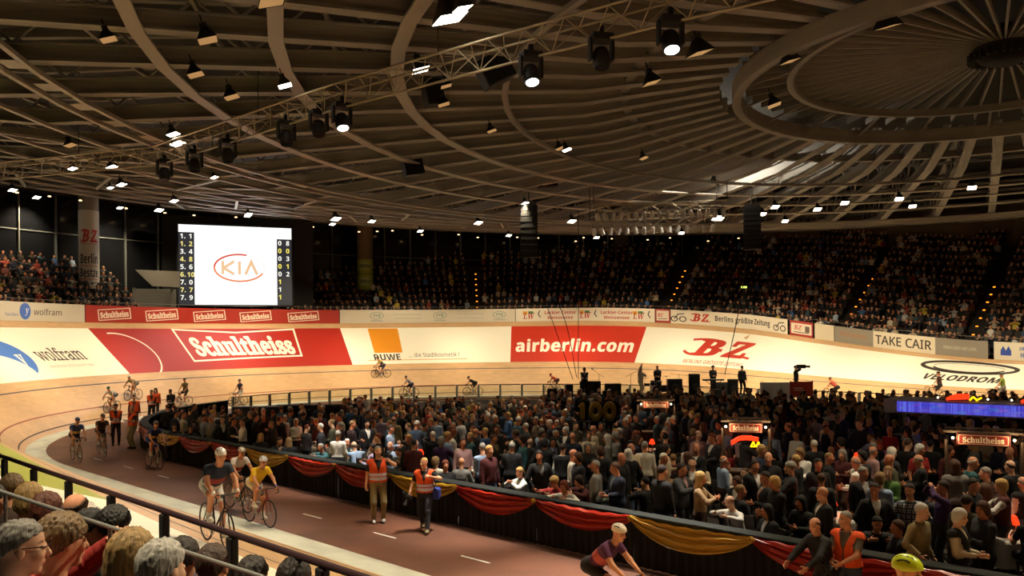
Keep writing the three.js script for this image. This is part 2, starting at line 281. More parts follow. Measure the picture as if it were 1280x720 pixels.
rimBoard(88.8, 100.25, 'white rim board with faint grey green logos', (x, S, L) => { fillB(x, L, '#cfc6b2'); for (const s of [91.2, 95.3, 99.2]) { x.strokeStyle = '#8a9c8e'; x.lineWidth = 0.05; x.beginPath(); x.ellipse(S(s), 0.5, 0.42, 0.3, 0, 0, 7); x.stroke(); fitText(x, 'zvg', SAN, S(s), 0.52, 0.5, 0.3, '#7f9484'); fitText(x, 'Clubhaus', SAN, S(s), 0.95, 0.8, 0.13, '#7f8c84'); if (s < 99) { fitText(x, 'Heizungsbau & Montage', REG, S(s + 2), 0.4, 1.8, 0.16, '#9aa39a'); fitText(x, 'www.bad-heizung.de', REG, S(s + 2), 0.75, 1.7, 0.14, '#9aa39a'); } } });
rimBoard(100.25, 109.4, 'white rim board with red paint shop lettering and a coloured mark', (x, S, L) => { fillB(x, L, '#e2d8c4'); for (const s of [101.1, 104.8, 108.3]) { x.fillStyle = '#d8a020'; x.fillRect(S(s) - 0.35, 0.25, 0.3, 0.3); x.fillStyle = '#3a7a3a'; x.fillRect(S(s), 0.25, 0.32, 0.22); fitText(x, 'LW', ITA, S(s), 0.65, 0.7, 0.55, '#b02a2a'); x.strokeStyle = '#222'; x.lineWidth = 0.06; x.beginPath(); x.moveTo(S(s + 0.75), 0.2); x.lineTo(S(s + 0.65), 0.5); x.lineTo(S(s + 0.8), 0.8); x.stroke(); if (s < 108) { fitText(x, 'Lackier-Center', SAN, S(s + 2.1), 0.38, 2.1, 0.32, '#b23a3a'); fitText(x, 'Weissensee', SAN, S(s + 2.1), 0.82, 1.7, 0.3, '#b23a3a'); } } });
rimBoard(109.4, 110.4, 'tiny rim board in a red frame beside the newspaper slogan', (x, S, L) => { fillB(x, L, '#a8322a'); x.fillStyle = '#e0d0bc'; x.fillRect(0.08, 0.12, L - 0.16, 0.85); fitText(x, 'BZ', ITA, 0.3, 0.5, 0.36, 0.3, '#b8342a'); x.fillStyle = '#6a5a50'; x.fillRect(0.15, 0.78, 0.6, 0.06); });
rimBoard(110.4, 118.6, 'white rim board with red monogram and black newspaper slogan', (x, S, L) => { fillB(x, L, '#e6dcc6'); bzMark(x, S(112.3), 0.55, 1.3, 0.6); fitText(x, 'Berlins größte Zeitung', SAN, S(115.2), 0.58, 3.9, 0.6, '#2b2522'); x.strokeStyle = '#333'; x.lineWidth = 0.07; for (const s of [110.9, 117.9]) { x.beginPath(); x.ellipse(S(s) - 0.25, 0.75, 0.2, 0.2, 0, 0, 7); x.stroke(); x.beginPath(); x.ellipse(S(s) + 0.3, 0.75, 0.2, 0.2, 0, 0, 7); x.stroke(); x.beginPath(); x.moveTo(S(s) - 0.25, 0.75); x.lineTo(S(s), 0.35); x.lineTo(S(s) + 0.4, 0.3); x.stroke(); } });
rimBoard(118.75, 120.6, 'small rim board framed in red', (x, S, L) => { fillB(x, L, '#a8322a'); x.fillStyle = '#e4d8c4'; x.fillRect(0.1, 0.18, L - 0.2, 0.8); fitText(x, 'BZ', ITA, 0.6, 0.5, 0.6, 0.35, '#b8342a'); x.fillStyle = '#6a5a50'; x.fillRect(1.2, 0.35, 0.35, 0.45); x.fillRect(0.3, 0.82, 1.2, 0.06); });
rimBoard(120.7, 122.2, 'short blank cream rim board', (x, S, L) => fillB(x, L, '#d2c6ac'));
rimBoard(122.2, 132.3, 'grey rim board with black widely spaced capitals', (x, S, L) => { fillB(x, L, '#8d8578'); x.fillStyle = '#d8ccb4'; x.fillRect(S(125.0), 0, 4.1, 1.15); fitText(x, 'Weichenbau', REG, S(123.6), 0.5, 1.9, 0.4, '#b06a3a'); fitText(x, 'TAKE CAIR', REG, S(127), 0.58, 3.7, 0.62, '#3a322c', '#3a322c', 3); fitText(x, 'www.take-cair.com', REG, S(130.6), 0.55, 2.0, 0.28, '#c6bca8'); });
rimBoard(132.6, 142, 'cream rim board with a blue house mark', (x, S, L) => { fillB(x, L, '#d6ceba'); for (const s of [133.3, 138]) { x.fillStyle = '#2f4aa0'; poly(x, [[S(s) - 0.3, 0.55], [S(s) - 0.15, 0.25], [S(s), 0.55], [S(s) + 0.15, 0.25], [S(s) + 0.3, 0.55], [S(s) + 0.3, 0.85], [S(s) - 0.3, 0.85]], '#2f4aa0'); fitText(x, 'DR. HEIZUNGSBAU', SAN, S(s + 1.7), 0.4, 1.9, 0.22, '#3a5aa8'); fitText(x, 'HEIMBUCHE', SAN, S(s + 1.7), 0.8, 1.8, 0.3, '#3a5aa8'); } });
// grey guard rail above the boards
{
  const t = thing('guard_rail', 'thin grey guard rail above the rim boards', 'railing');
  const pts = []; for (let s = 57; s <= 148; s += 1.5) { const p = path(s, TW + 0.5); pts.push(V(p[0], rimH(s) + 1.42, p[1])); }
  const gm = mat(0x7b756b, 0.4, 0.6);
  obj('top_tube', tubePath(pts, 0.028, 5, pts.length * 2), gm, t);
  for (let s = 57; s <= 148; s += 2.2) { const p = path(s, TW + 0.5); obj('post', bar(V(p[0], rimH(s) - 0.1, p[1]), V(p[0], rimH(s) + 1.42, p[1]), 0.025, 0.025, 5), gm, t); }
}
// ---- near rail
const nearS = [4, 46];
{
  const t = thing('track_rail', 'dark purple brown track rail on squat black posts above the near bank', 'railing');
  const pm = mat(0x3c2a2e, 0.35), bm = mat(0x0e0d0e, 0.85);
  const pts = []; for (let s = nearS[0]; s <= nearS[1]; s += 1) { const p = path(s, TW + 0.22); pts.push(V(p[0], rimH(s) + 1.08, p[1])); }
  obj('top_tube', tubePath(pts, 0.021, 8, pts.length * 2), pm, t);
  for (let s = 5.2; s < nearS[1]; s += 0.97) { const p = path(s, TW + 0.22), h = rimH(s); obj('post', [rbox(0.075, 0.34, 0.05, 0.012, p[0], h + 0.89, p[1], Math.atan2(p[2], p[3])), box(0.05, 0.7, 0.04, p[0], h + 0.45, p[1], Math.atan2(p[2], p[3]))], bm, t); }
  const low = (name, o0, o1, h0, h1, m) => obj(name, sweep(nearS[0], nearS[1], 1.2, s => { const h = rimH(s); return [[TW + o0, h + h0], [TW + o0, h + h1], [TW + o1, h + h1], [TW + o1, h + h0]]; }), m, t);
  low('kick_board', 0.16, 0.2, 0.02, 0.68, mat(0x24191c, 0.5));
  low('kick_board_cap', 0.14, 0.27, 0.68, 0.72, mat(0x3a2a2c, 0.4));
  low('gold_strip', 0.28, 0.31, 0.5, 0.56, mat(0x8c7440, 0.45, 0.3));
  low('lower_board', 0.3, 0.34, -0.1, 0.5, mat(0x2a2422, 0.6));
}
{
  const t = struct(obj('stand_near', sweep(nearS[0], nearS[1], 1.2, s => [[TW + 0.36, 0], [TW + 0.36, 1.88], [TW + 1.25, 1.88], [TW + 1.25, 2.18], [TW + 2.1, 2.18], [TW + 2.1, 2.6], [TW + 6.5, 2.6], [TW + 6.5, 0]]), mat(0x2b2826, 0.9)), 'dark concrete steps of the near stand');
  const a = atDepth(-6, 612, 4.7), b = atDepth(330, 722, 3.5);
  const hr = thing('hand_rail', 'grey aluminium hand rail between the near seat rows', 'railing');
  obj('tube', bar(a, b, 0.011, 0.011, 8), mat(0x8c8c88, 0.35, 0.4), hr);
  for (const k of [0.05, 0.5, 0.95]) { const p = V().lerpVectors(a, b, k); obj('post', bar(V(p.x, 2.0, p.z), p, 0.011, 0.011, 6), mat(0x8a8a88, 0.35, 0.7), hr); }
}
// ---------------------------------------------------------------- roof
const steelTex = dataTex(256, (u, v) => { const k = 1 + (fbm(u, v, 6, 5) - 0.47) * 0.35; return [150 * k, 145 * k, 136 * k]; });
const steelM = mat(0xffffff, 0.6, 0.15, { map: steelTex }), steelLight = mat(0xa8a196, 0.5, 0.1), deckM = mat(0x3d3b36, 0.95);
const polar = (r, a, y) => V(Math.cos(a) * r, y, Math.sin(a) * r);
{
  const roof = new THREE.Group(); roof.name = 'ceiling'; scene.add(roof); struct(roof, 'steel spoked roof of radial girders and rings under a dark deck');
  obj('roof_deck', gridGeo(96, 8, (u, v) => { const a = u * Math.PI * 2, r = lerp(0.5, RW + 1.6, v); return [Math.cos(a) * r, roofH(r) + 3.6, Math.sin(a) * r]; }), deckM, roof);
  obj('roof_edge', gridGeo(96, 1, (u, v) => { const a = u * Math.PI * 2, r = RW + 0.4; return [Math.cos(a) * r, roofH(r) - 0.3 + v * 4.2, Math.sin(a) * r]; }), mat(0x4a463f, 0.8), roof);
  const NG = 60, stops = [9.2, 14, 34, 47, RW];
  // one girder along +x, shared by all 60
  const parts = [];
  for (let k = 0; k < stops.length - 1; k++) {
    const a = V(stops[k], roofH(stops[k]), 0), b = V(stops[k + 1] + 0.02, roofH(stops[k + 1]), 0);
    parts.push(beam(V(a.x, a.y + 0.02, 0), V(b.x, b.y + 0.02, 0), 0.4, 0.05), beam(V(a.x, a.y + 0.28, 0), V(b.x, b.y + 0.28, 0), 0.05, 0.48), beam(V(a.x, a.y + 0.54, 0), V(b.x, b.y + 0.54, 0), 0.3, 0.05));
    if (k) parts.push(beam(V(a.x, a.y + 2.0, 0), V(b.x, b.y + 2.0, 0), 0.22, 0.26));
  }
  for (let r = 14; r < RW - 4; r += 3.4) { const h = roofH(r), h2 = roofH(r + 1.7); parts.push(bar(V(r, h + 0.56, 0), V(r + 1.7, h2 + 2.0, 0), 0.05, 0.05, 5), bar(V(r + 1.7, h2 + 2.0, 0), V(r + 3.4, roofH(r + 3.4) + 0.56, 0), 0.05, 0.05, 5)); }
  const gg = merged(parts);
  for (let k = 0; k < NG; k++) { const o = obj('girder', gg, steelM, roof); o.rotation.y = -(k + 0.45) * Math.PI * 2 / NG; }
  // ring beams
  const flat = g => { const q = g.toNonIndexed(); q.computeVertexNormals(); return q; };
  const ring = (r, w, h, dy, m, name = 'ring_beam', n = 60) => { const y = roofH(r) + dy; obj(name, flat(gridGeo(n, 4, (u, v) => { const a = (u * n + 0.45) / n * Math.PI * 2, q = [[-w / 2, 0], [w / 2, 0], [w / 2, h], [-w / 2, h], [-w / 2, 0]][Math.round(v * 4)], rr = r + q[0]; return [Math.cos(a) * rr, y + q[1], Math.sin(a) * rr]; })), m, roof); };
  for (const r of [20, 23.3, 26.8]) ring(r, 0.4, 0.07, -0.07, steelLight);
  ring(16.6, 0.2, 0.12, -0.12, steelM);
  ring(12.5, 0.3, 0.3, 0.2, steelM); 
  ring(30.4, 0.16, 0.14, -0.3, steelLight); ring(31.3, 0.16, 0.14, -0.3, steelLight);
  for (const r of [33.7, 37.4, 41, 44.6, 48.4, 52, 56]) ring(r, 0.16, 0.12, -0.12, steelLight);
  for (const r of [18, 22, 25.5, 29, 35, 39, 43, 47, 51, 55]) ring(r, 0.12, 0.14, 1.0, steelM, 'purlin');
  // walkway plates between the double ring
  for (let k = 0; k < 90; k++) { const a = k / 90 * Math.PI * 2, p = polar(30.85, a, 12.42); obj('walkway_plate', box(0.5, 0.03, 0.75, p.x, p.y, p.z, -a), steelLight, roof); }
  // zigzag bracing in the outer field
  for (const [r0, r1, st] of [[33.7, 41, 2], [41, 48.4, 2], [48.4, 56, 2]]) for (let k = 0; k < 60; k += st) { const a0 = (k + 0.45) / 60 * 2 * Math.PI, a1 = (k + 1.45) / 60 * 2 * Math.PI; obj('brace', [beam(polar(r0, a0, roofH(r0) - 0.1), polar(r1, a1, roofH(r1) - 0.1), 0.16, 0.1), beam(polar(r0, a1 + Math.PI / 30, roofH(r0) - 0.1), polar(r1, a1, roofH(r1) - 0.1), 0.16, 0.1)], steelLight, roof); }
  // central oculus: two rings, spokes and hub
  ring(8.6, 0.3, 0.55, -0.35, steelM); ring(6.75, 0.22, 0.3, 0.3, steelM);
  for (let k = 0; k < 60; k++) { const a = (k + 0.45) / 60 * Math.PI * 2; obj('spoke', beam(polar(0.9, a, 14.1), polar(8.5, a, 13.75), 0.07, 0.24), steelM, roof); }
  for (let k = 0; k < 20; k++) { const a = k / 20 * Math.PI * 2; obj('ring_strut', beam(polar(6.75, a, 13.6), polar(8.6, a, 13.1), 0.08, 0.08), steelM, roof); }
  obj('hub', lathe([[0.01, 13.45], [0.5, 13.45], [0.7, 13.55], [0.95, 13.8], [0.95, 14.5], [0.01, 14.5]], 28), mat(0x14120f, 0.8), roof);
  for (let k = 0; k < 28; k++) { const a = k / 28 * Math.PI * 2; obj('hub_tooth', box(0.2, 0.25, 0.08, Math.cos(a) * 1.0, 13.7, Math.sin(a) * 1.0, -a), mat(0x14120f, 0.8), roof); }
}
// ---- flood lights: black pyramid hoods with a lit or unlit face
const hoodM = mat(0x15130f, 0.7), lampGeoHood = (() => { const g = new THREE.CylinderGeometry(0.12, 0.42, 0.4, 4, 1, true); g.rotateY(Math.PI / 4); g.translate(0, 0.2, 0); return g; })();
const lampTop = box(0.2, 0.12, 0.2, 0, 0.46, 0), lampFace = (() => { const g = box(0.54, 0.02, 0.54, 0, 0.015, 0); return g; })(), lampHang = box(0.04, 0.3, 0.04, 0, 0.65, 0);
const litM = glow(0xfff0d8, 9), dimM = glow(0xe0a868, 0.55), coolM = glow(0xf2f0ff, 9);
function flood(p, face, scale, label, group, aim) {
  const t = thing('flood_light', label, 'light', [p.x, p.y, p.z], 0, group); t.rotation.order = 'YXZ'; t.scale.setScalar(scale * 0.85); t.rotation.y = turnTo(p, V(0, 0, 0)); t.rotation.x = -0.3;
  if (aim) { t.rotation.y = turnTo(p, aim); t.rotation.x = -aim.tilt; }
  obj('hood', lampGeoHood, hoodM, t); obj('ballast', lampTop, hoodM, t); obj('glass_face', lampFace, face, t); obj('hanger', lampHang, hoodM, t); return t;
}
function spot(p, target, I, angle, pen, color, radius = 6) {
  const l = new THREE.SpotLight(color, I, 0, angle, pen, 2); l.position.copy(p); l.target.position.copy(target); l.castShadow = true; l.shadow.radius = radius; l.shadow.mapSize.set(512, 512); scene.add(l, l.target); return l;
}
// main ring of track floods
{
  const n = 30;
  for (let k = 0; k < n; k++) {
    const s = k / n * PER, p = path(s, -2.5), q = path(s, 4.6), r = Math.hypot(p[0], p[1]), P = V(p[0], roofH(r) - 0.75, p[1]);
    const f = flood(P, litM, 0.8, 'lit flood light hanging over the track', 'lit flood lights over the track');
    spot(V(P.x, P.y - 0.06, P.z), V(q[0], bankH(s, 4.6), q[1]), TRACK_I, 0.7, 0.7, WARM);
  }
}
const floodSpots = { // photographed lamps off the track ring
  lit: [[563, 24, 1.5], [526, 88, 1.0], [222, 180, 1.0], [715, 277, 1], [898, 273, 1.5], [969, 259, 0.9], [953, 268, 0.9], [1022, 262, 0.9], [1056, 254, 0.9], [1124, 249, 0.9], [1215, 235, 0.9], [420, 274, 1.2], [598, 279, 1], [199, 263, 1.1], [16, 238, 0.9], [46, 247, 0.9], [91, 211, 0.7], [150, 260, 0.8], [138, 235, 0.6], [268, 222, 0.6], [310, 270, 0.9], [465, 277, 0.9]],
  unlit: [[136, 50, 0.8], [260, 51, 1.0], [245, 94, 0.9], [290, 122, 0.9], [875, 67, 1.2], [815, 104, 1.0], [968, 132, 1.0], [988, 77, 1.0], [1110, 34, 1.2], [555, 131, 0.8], [558, 108, 0.7], [700, 186, 0.7], [615, 164, 0.7], [805, 198, 0.7], [340, 3, 1.2], [88, 182, 0.8]]
};
for (const [x, y, sc] of floodSpots.lit) { const p = onRoof(x, y, 0.5); flood(p, litM, sc, 'lit flood light hung among the roof girders', 'lit flood lights among the girders'); const out = y > 190; spot(V(p.x, p.y - 0.05, p.z), V(p.x * (out ? 1.12 : 0.9), out ? 5 : 0, p.z * (out ? 1.12 : 0.9)), HOUSE_I * (out ? 2.0 : 1), 0.75, 0.7, WARM); }
for (const [x, y, sc] of floodSpots.unlit) { const p = onRoof(x, y, 0.5); flood(p, dimM, sc, 'dim amber flood light hung among the roof girders', 'dim amber flood lights among the girders'); }
// near stand: unseen lamp added to brighten the rows around the camera
{ const P = V(1.5, 12.0, 30.5); flood(P, litM, 0.9, 'added flood light brightening the near stand'); spot(V(P.x, P.y - 0.06, P.z), V(2.5, 2.5, 29.8), 400, 0.45, 0.8, WARM); }
// infield wash: lamps added in the roof to brighten the guests
for (const [x, z, k] of [[-14, 6, 1, 0], [6, 10, 0.55, 0], [1, 13, 0.8, 0], [11, 6, 0.45, 0], [-24, -2, 0.7, 0]]) { const P = V(x, roofH(Math.hypot(x, z)) - 0.6, z); flood(P, litM, 0.7, 'added flood light over the infield tables', 'added flood lights over the infield'); spot(V(P.x, P.y - 0.06, P.z), V(x, 0, z + 3), INFIELD_I * k, 0.7, 0.8, WARM); }
// ---------------------------------------------------------------- people: bone capsules joined with a smooth minimum, meshed with surface nets
function surfaceNet(field, lo, hi, c) {
  const n = [0, 1, 2].map(k => Math.ceil((hi[k] - lo[k]) / c) + 2), [nx, ny, nz] = n, f = new Float32Array(nx * ny * nz);
  for (let z = 0, i = 0; z < nz; z++) for (let y = 0; y < ny; y++) for (let x = 0; x < nx; x++, i++) f[i] = field(lo[0] + x * c, lo[1] + y * c, lo[2] + z * c);
  const id = new Int32Array(nx * ny * nz).fill(-1), pos = [], idx = [], O = [0, 1, nx, nx + 1, nx * ny, nx * ny + 1, nx * ny + nx, nx * ny + nx + 1];
  const E = [[0, 1], [2, 3], [4, 5], [6, 7], [0, 2], [1, 3], [4, 6], [5, 7], [0, 4], [1, 5], [2, 6], [3, 7]];
  for (let z = 0; z < nz - 1; z++) for (let y = 0; y < ny - 1; y++) for (let x = 0; x < nx - 1; x++) {
    const b = x + nx * (y + ny * z); let m = 0; for (let k = 0; k < 8; k++) if (f[b + O[k]] < 0) m |= 1 << k;
    if (m === 0 || m === 255) continue;
    let sx = 0, sy = 0, sz = 0, k = 0;
    for (const [a, d] of E) { const fa = f[b + O[a]], fd = f[b + O[d]]; if ((fa < 0) === (fd < 0)) continue; const t = fa / (fa - fd); sx += lerp(a & 1, d & 1, t); sy += lerp((a >> 1) & 1, (d >> 1) & 1, t); sz += lerp(a >> 2, d >> 2, t); k++; }
    id[b] = pos.length / 3; pos.push(lo[0] + (x + sx / k) * c, lo[1] + (y + sy / k) * c, lo[2] + (z + sz / k) * c);
  }
  const st = [1, nx, nx * ny];
  for (let z = 1; z < nz - 1; z++) for (let y = 1; y < ny - 1; y++) for (let x = 1; x < nx - 1; x++) {
    const b = x + nx * (y + ny * z);
    for (let a = 0; a < 3; a++) {
      const f0 = f[b], f1 = f[b + st[a]]; if ((f0 < 0) === (f1 < 0)) continue;
      const u = st[(a + 1) % 3], v = st[(a + 2) % 3], q = [id[b - u - v], id[b - v], id[b], id[b - u]];
      if (q.some(i => i < 0)) continue;
      if (f0 < 0) idx.push(q[0], q[1], q[2], q[0], q[2], q[3]); else idx.push(q[0], q[2], q[1], q[0], q[3], q[2]);
    }
  }
  return { pos, idx };
}
const capsule = (x, y, z, b) => { // tapered capsule distance and place along it
  const ax = b.a[0], ay = b.a[1], az = b.a[2], dx = b.b[0] - ax, dy = b.b[1] - ay, dz = b.b[2] - az, l2 = dx * dx + dy * dy + dz * dz || 1e-9;
  const t = clamp(((x - ax) * dx + (y - ay) * dy + (z - az) * dz) / l2, 0, 1), ex = x - ax - dx * t, ey = y - ay - dy * t, ez = z - az - dz * t;
  b.t = t; return Math.sqrt(ex * ex + ey * ey + ez * ez) - (b.r0 + (b.r1 - b.r0) * t);
};
const smin = (a, b, k) => { const h = clamp(0.5 + 0.5 * (b - a) / k, 0, 1); return lerp(b, a, h) - k * h * (1 - h); };
const ell = (x, y, z, cx, cy, cz, rx, ry, rz) => { const a = (x - cx) / rx, b = (y - cy) / ry, c = (z - cz) / rz, k = Math.sqrt(a * a + b * b + c * c); return (k - 1) * Math.min(rx, ry, rz) * (k > 0.3 ? 1 : 1); };
// head in its own axes, face towards +z, centre of the skull near the origin
function headField(x, y, z) {
  const ax = Math.abs(x);
  let d = ell(x, y, z, 0, 0.035, -0.012, 0.077, 0.092, 0.097);
  d = smin(d, ell(x, y, z, 0, -0.045, 0.026, 0.059, 0.072, 0.066), 0.03);
  d = smin(d, ell(ax, y, z, 0.032, -0.018, 0.062, 0.03, 0.026, 0.026), 0.02);
  d = smin(d, capsule(x, y, z, { a: [0, 0.018, 0.086], b: [0, -0.022, 0.108], r0: 0.009, r1: 0.014 }), 0.012);
  d = smin(d, ell(x, y, z, 0, -0.056, 0.088, 0.022, 0.011, 0.012), 0.01);
  d = smin(d, ell(x, y, z, 0, -0.098, 0.068, 0.026, 0.018, 0.02), 0.02);
  d = Math.max(d, -ell(ax, y, z, 0.031, 0.012, 0.096, 0.015, 0.009, 0.014));
  d = smin(d, ell(ax, y, z, 0.079, -0.006, -0.008, 0.011, 0.03, 0.019), 0.008);
  return smin(d, capsule(x, y, z, { a: [0, -0.06, -0.022], b: [0, -0.175, -0.035], r0: 0.056, r1: 0.06 }), 0.03);
}
const headCache = new Map();
function headGeo(c) {
  if (headCache.has(c)) return headCache.get(c);
  const { pos, idx } = surfaceNet(headField, [-0.11, -0.19, -0.13], [0.11, 0.14, 0.135], c);
  const col = []; for (let i = 0; i < pos.length; i += 3) {
    const x = Math.abs(pos[i]), y = pos[i + 1], z = pos[i + 2]; let r = 1, g = 1, b = 1;
    const eye = Math.hypot((x - 0.031) / 0.017, (y - 0.012) / 0.009); if (eye < 1 && z > 0.05) r = g = b = 0.22;
    if (Math.hypot((x - 0.033) / 0.021, (y - 0.036) / 0.006) < 1 && z > 0.04) { r = 0.42; g = 0.36; b = 0.33; }
    if (x < 0.024 && Math.abs(y + 0.056) < Math.max(0.005, c * 0.4) && z > 0.07) { r = 0.75; g = 0.45; b = 0.42; }
    col.push(r, g, b);
  }
  const g = new THREE.BufferGeometry(); g.setAttribute('position', new THREE.Float32BufferAttribute(pos, 3)); g.setAttribute('color', new THREE.Float32BufferAttribute(col, 3)); g.setIndex(idx); g.computeVertexNormals();
  let out = g;
  if (c < 0.01) { const e = []; for (const s of [-1, 1]) { const ball = new THREE.SphereGeometry(0.0125, 12, 8); ball.translate(s * 0.031, 0.012, 0.079); const cc = new Float32Array(ball.attributes.position.count * 3); for (let k = 0; k < ball.attributes.position.count; k++) { const dx = ball.attributes.position.getX(k) - s * 0.031, dy = ball.attributes.position.getY(k) - 0.012, dz = ball.attributes.position.getZ(k) - 0.079, dark = Math.hypot(dx, dy) < 0.0058 && dz > 0; cc.set(dark ? [0.08, 0.06, 0.05] : [1.1, 1.2, 1.3], k * 3); } ball.setAttribute('color', new THREE.Float32BufferAttribute(cc, 3)); e.push(ball); } out = merged([g, ...e]); }
  headCache.set(c, out); return out;
}
// hair shapes in head axes
const hairFields = {
  short: (x, y, z) => { const d = ell(x, y, z, 0, 0.04, -0.016, 0.086, 0.1, 0.106), line = y - (z > 0 ? 0.035 + z * 0.5 : 0.035 + z * 0.95); return Math.max(d, -line); },
  crop: (x, y, z) => { const d = ell(x, y, z, 0, 0.038, -0.014, 0.081, 0.095, 0.101), line = y - (z > 0 ? 0.045 + z * 0.6 : 0.045 + z * 0.85); return Math.max(d, -line); },
  fringe: (x, y, z) => { const d = ell(x, y, z, 0, 0.035, -0.014, 0.085, 0.094, 0.105); return Math.max(d, y - 0.07 - z * 0.4, -(y - (0.02 + z * 0.95)), z - 0.045); },
  long: (x, y, z) => { let d = ell(x, y, z, 0, 0.04, -0.018, 0.093, 0.104, 0.11); d = smin(d, ell(x, y, z, 0, -0.12, -0.06, 0.1, 0.16, 0.06), 0.04); d = smin(d, ell(Math.abs(x), y, z, 0.075, -0.07, -0.01, 0.028, 0.12, 0.045), 0.03); const face = Math.max(ell(x, y, z, 0, -0.05, 0.09, 0.068, 0.12, 0.085), -0.2); return Math.max(d, -face); },
  bob: (x, y, z) => { let d = ell(x, y, z, 0, 0.04, -0.018, 0.096, 0.106, 0.112); d = smin(d, ell(x, y, z, 0, -0.04, -0.05, 0.1, 0.08, 0.07), 0.04); const face = ell(x, y, z, 0, -0.035, 0.1, 0.07, 0.095, 0.09); return Math.max(d, -face); },
  curly: (x, y, z) => { const d = ell(x, y, z, 0, 0.045, -0.02, 0.104, 0.108, 0.115) + 0.005 * Math.sin(x * 150) * Math.sin(y * 140) * Math.sin(z * 145), line = y - (z > 0 ? 0.02 + z * 0.5 : 0.02 + z * 1.1); return Math.max(d, -line); },
  vents: (x, y, z) => { const d = ell(x, y, z, 0, 0.045, -0.016, 0.0915, 0.1035, 0.1235), k = Math.abs(((Math.abs(x) + 0.012) % 0.032) - 0.016) - 0.0055; return Math.max(d, -(y - 0.075 + z * 0.1), k, Math.abs(z + 0.03) - 0.085 + Math.abs(x) * 0.4); },
  helmet: (x, y, z) => { const d = ell(x, y, z, 0, 0.045, -0.016, 0.09, 0.102, 0.122), line = y - 0.022 - Math.max(0, z) * 0.25 + Math.min(0, z) * -0.1; return Math.max(d, -line); },
};
const hairCache = new Map();
function hairGeo(kind, c) {
  const key = kind + c; if (hairCache.has(key)) return hairCache.get(key);
  const { pos, idx } = surfaceNet(hairFields[kind], [-0.15, -0.32, -0.19], [0.15, 0.2, 0.16], c);
  const g = new THREE.BufferGeometry(); g.setAttribute('position', new THREE.Float32BufferAttribute(pos, 3)); g.setIndex(idx); g.computeVertexNormals(); hairCache.set(key, g); return g;
}
// hand: palm and five fingers, wrist at the origin, fingers along -y, palm facing +z; side = +1 left, -1 right
function handGeo(side, curl, seg) {
  const out = []; const pt = (x, y, z) => V(x * side, y, z);
  const palm = new THREE.SphereGeometry(1, seg + 3, seg + 1); palm.scale(0.041, 0.052, 0.017); palm.translate(0, -0.05, 0); out.push(palm);
  const F = [[0.03, 0.068], [0.011, 0.078], [-0.009, 0.072], [-0.028, 0.056]];
  for (const [x, L] of F) { let a = pt(x * 0.9, -0.088, 0), ang = curl * 0.4; for (let k = 0; k < 3; k++) { const l = L * [0.45, 0.32, 0.23][k]; ang += curl * 0.75; const b = V(a.x + x * side * 0.06, a.y - Math.cos(ang) * l, a.z + Math.sin(ang) * l); out.push(bar(a, b, 0.0095 - k * 0.001, 0.0088 - k * 0.001, seg)); a = b; } }
  let a = pt(0.034, -0.03, 0.006), ang = 0.5; for (let k = 0; k < 2; k++) { const l = [0.036, 0.03][k], b = V(a.x + side * Math.cos(ang) * l * 0.75, a.y - Math.sin(ang) * l, a.z + l * 0.35 * (1 + curl)); out.push(bar(a, b, 0.0115 - k * 0.0015, 0.01 - k * 0.0015, seg)); a = b; ang = 1.0; }
  return merged(out);
}
// two bone reach: middle joint between a and c, bent towards the hint
function bend(a, c, l1, l2, hint) {
  const d = V().subVectors(c, a); let L = d.length(); const M = (l1 + l2) * 0.995; if (L > M) { d.multiplyScalar(M / L); c.copy(a).add(d); L = M; }
  const q = (l1 * l1 - l2 * l2 + L * L) / (2 * L), h = Math.sqrt(Math.max(0, l1 * l1 - q * q)), u = d.clone().normalize(), w = hint.clone().addScaledVector(u, -hint.dot(u)).normalize();
  return a.clone().addScaledVector(u, q).addScaledVector(w, h);
}
const v3 = a => V(a[0], a[1], a[2]), arr = v => [v.x, v.y, v.z];
const STAND = { p: [0, 0.94, 0], lean: 0.02, hl: [0.26, 0.86, 0.06], hr: [-0.26, 0.86, 0.06], fl: [0.11, 0.075, 0.0], fr: [-0.11, 0.075, 0.02], el: [0.3, 0, -1], er: [-0.3, 0, -1], kl: [0.15, 0, 1], kr: [-0.15, 0, 1], hy: 0, hp: 0, curl: 0.35 };
const SIT = { ...STAND, p: [0, 0.53, 0], lean: 0.08, hl: [0.16, 0.8, 0.36], hr: [-0.16, 0.8, 0.36], fl: [0.13, 0.075, 0.42], fr: [-0.13, 0.075, 0.4], kl: [0.2, 1, 0.6], kr: [-0.2, 1, 0.6] };
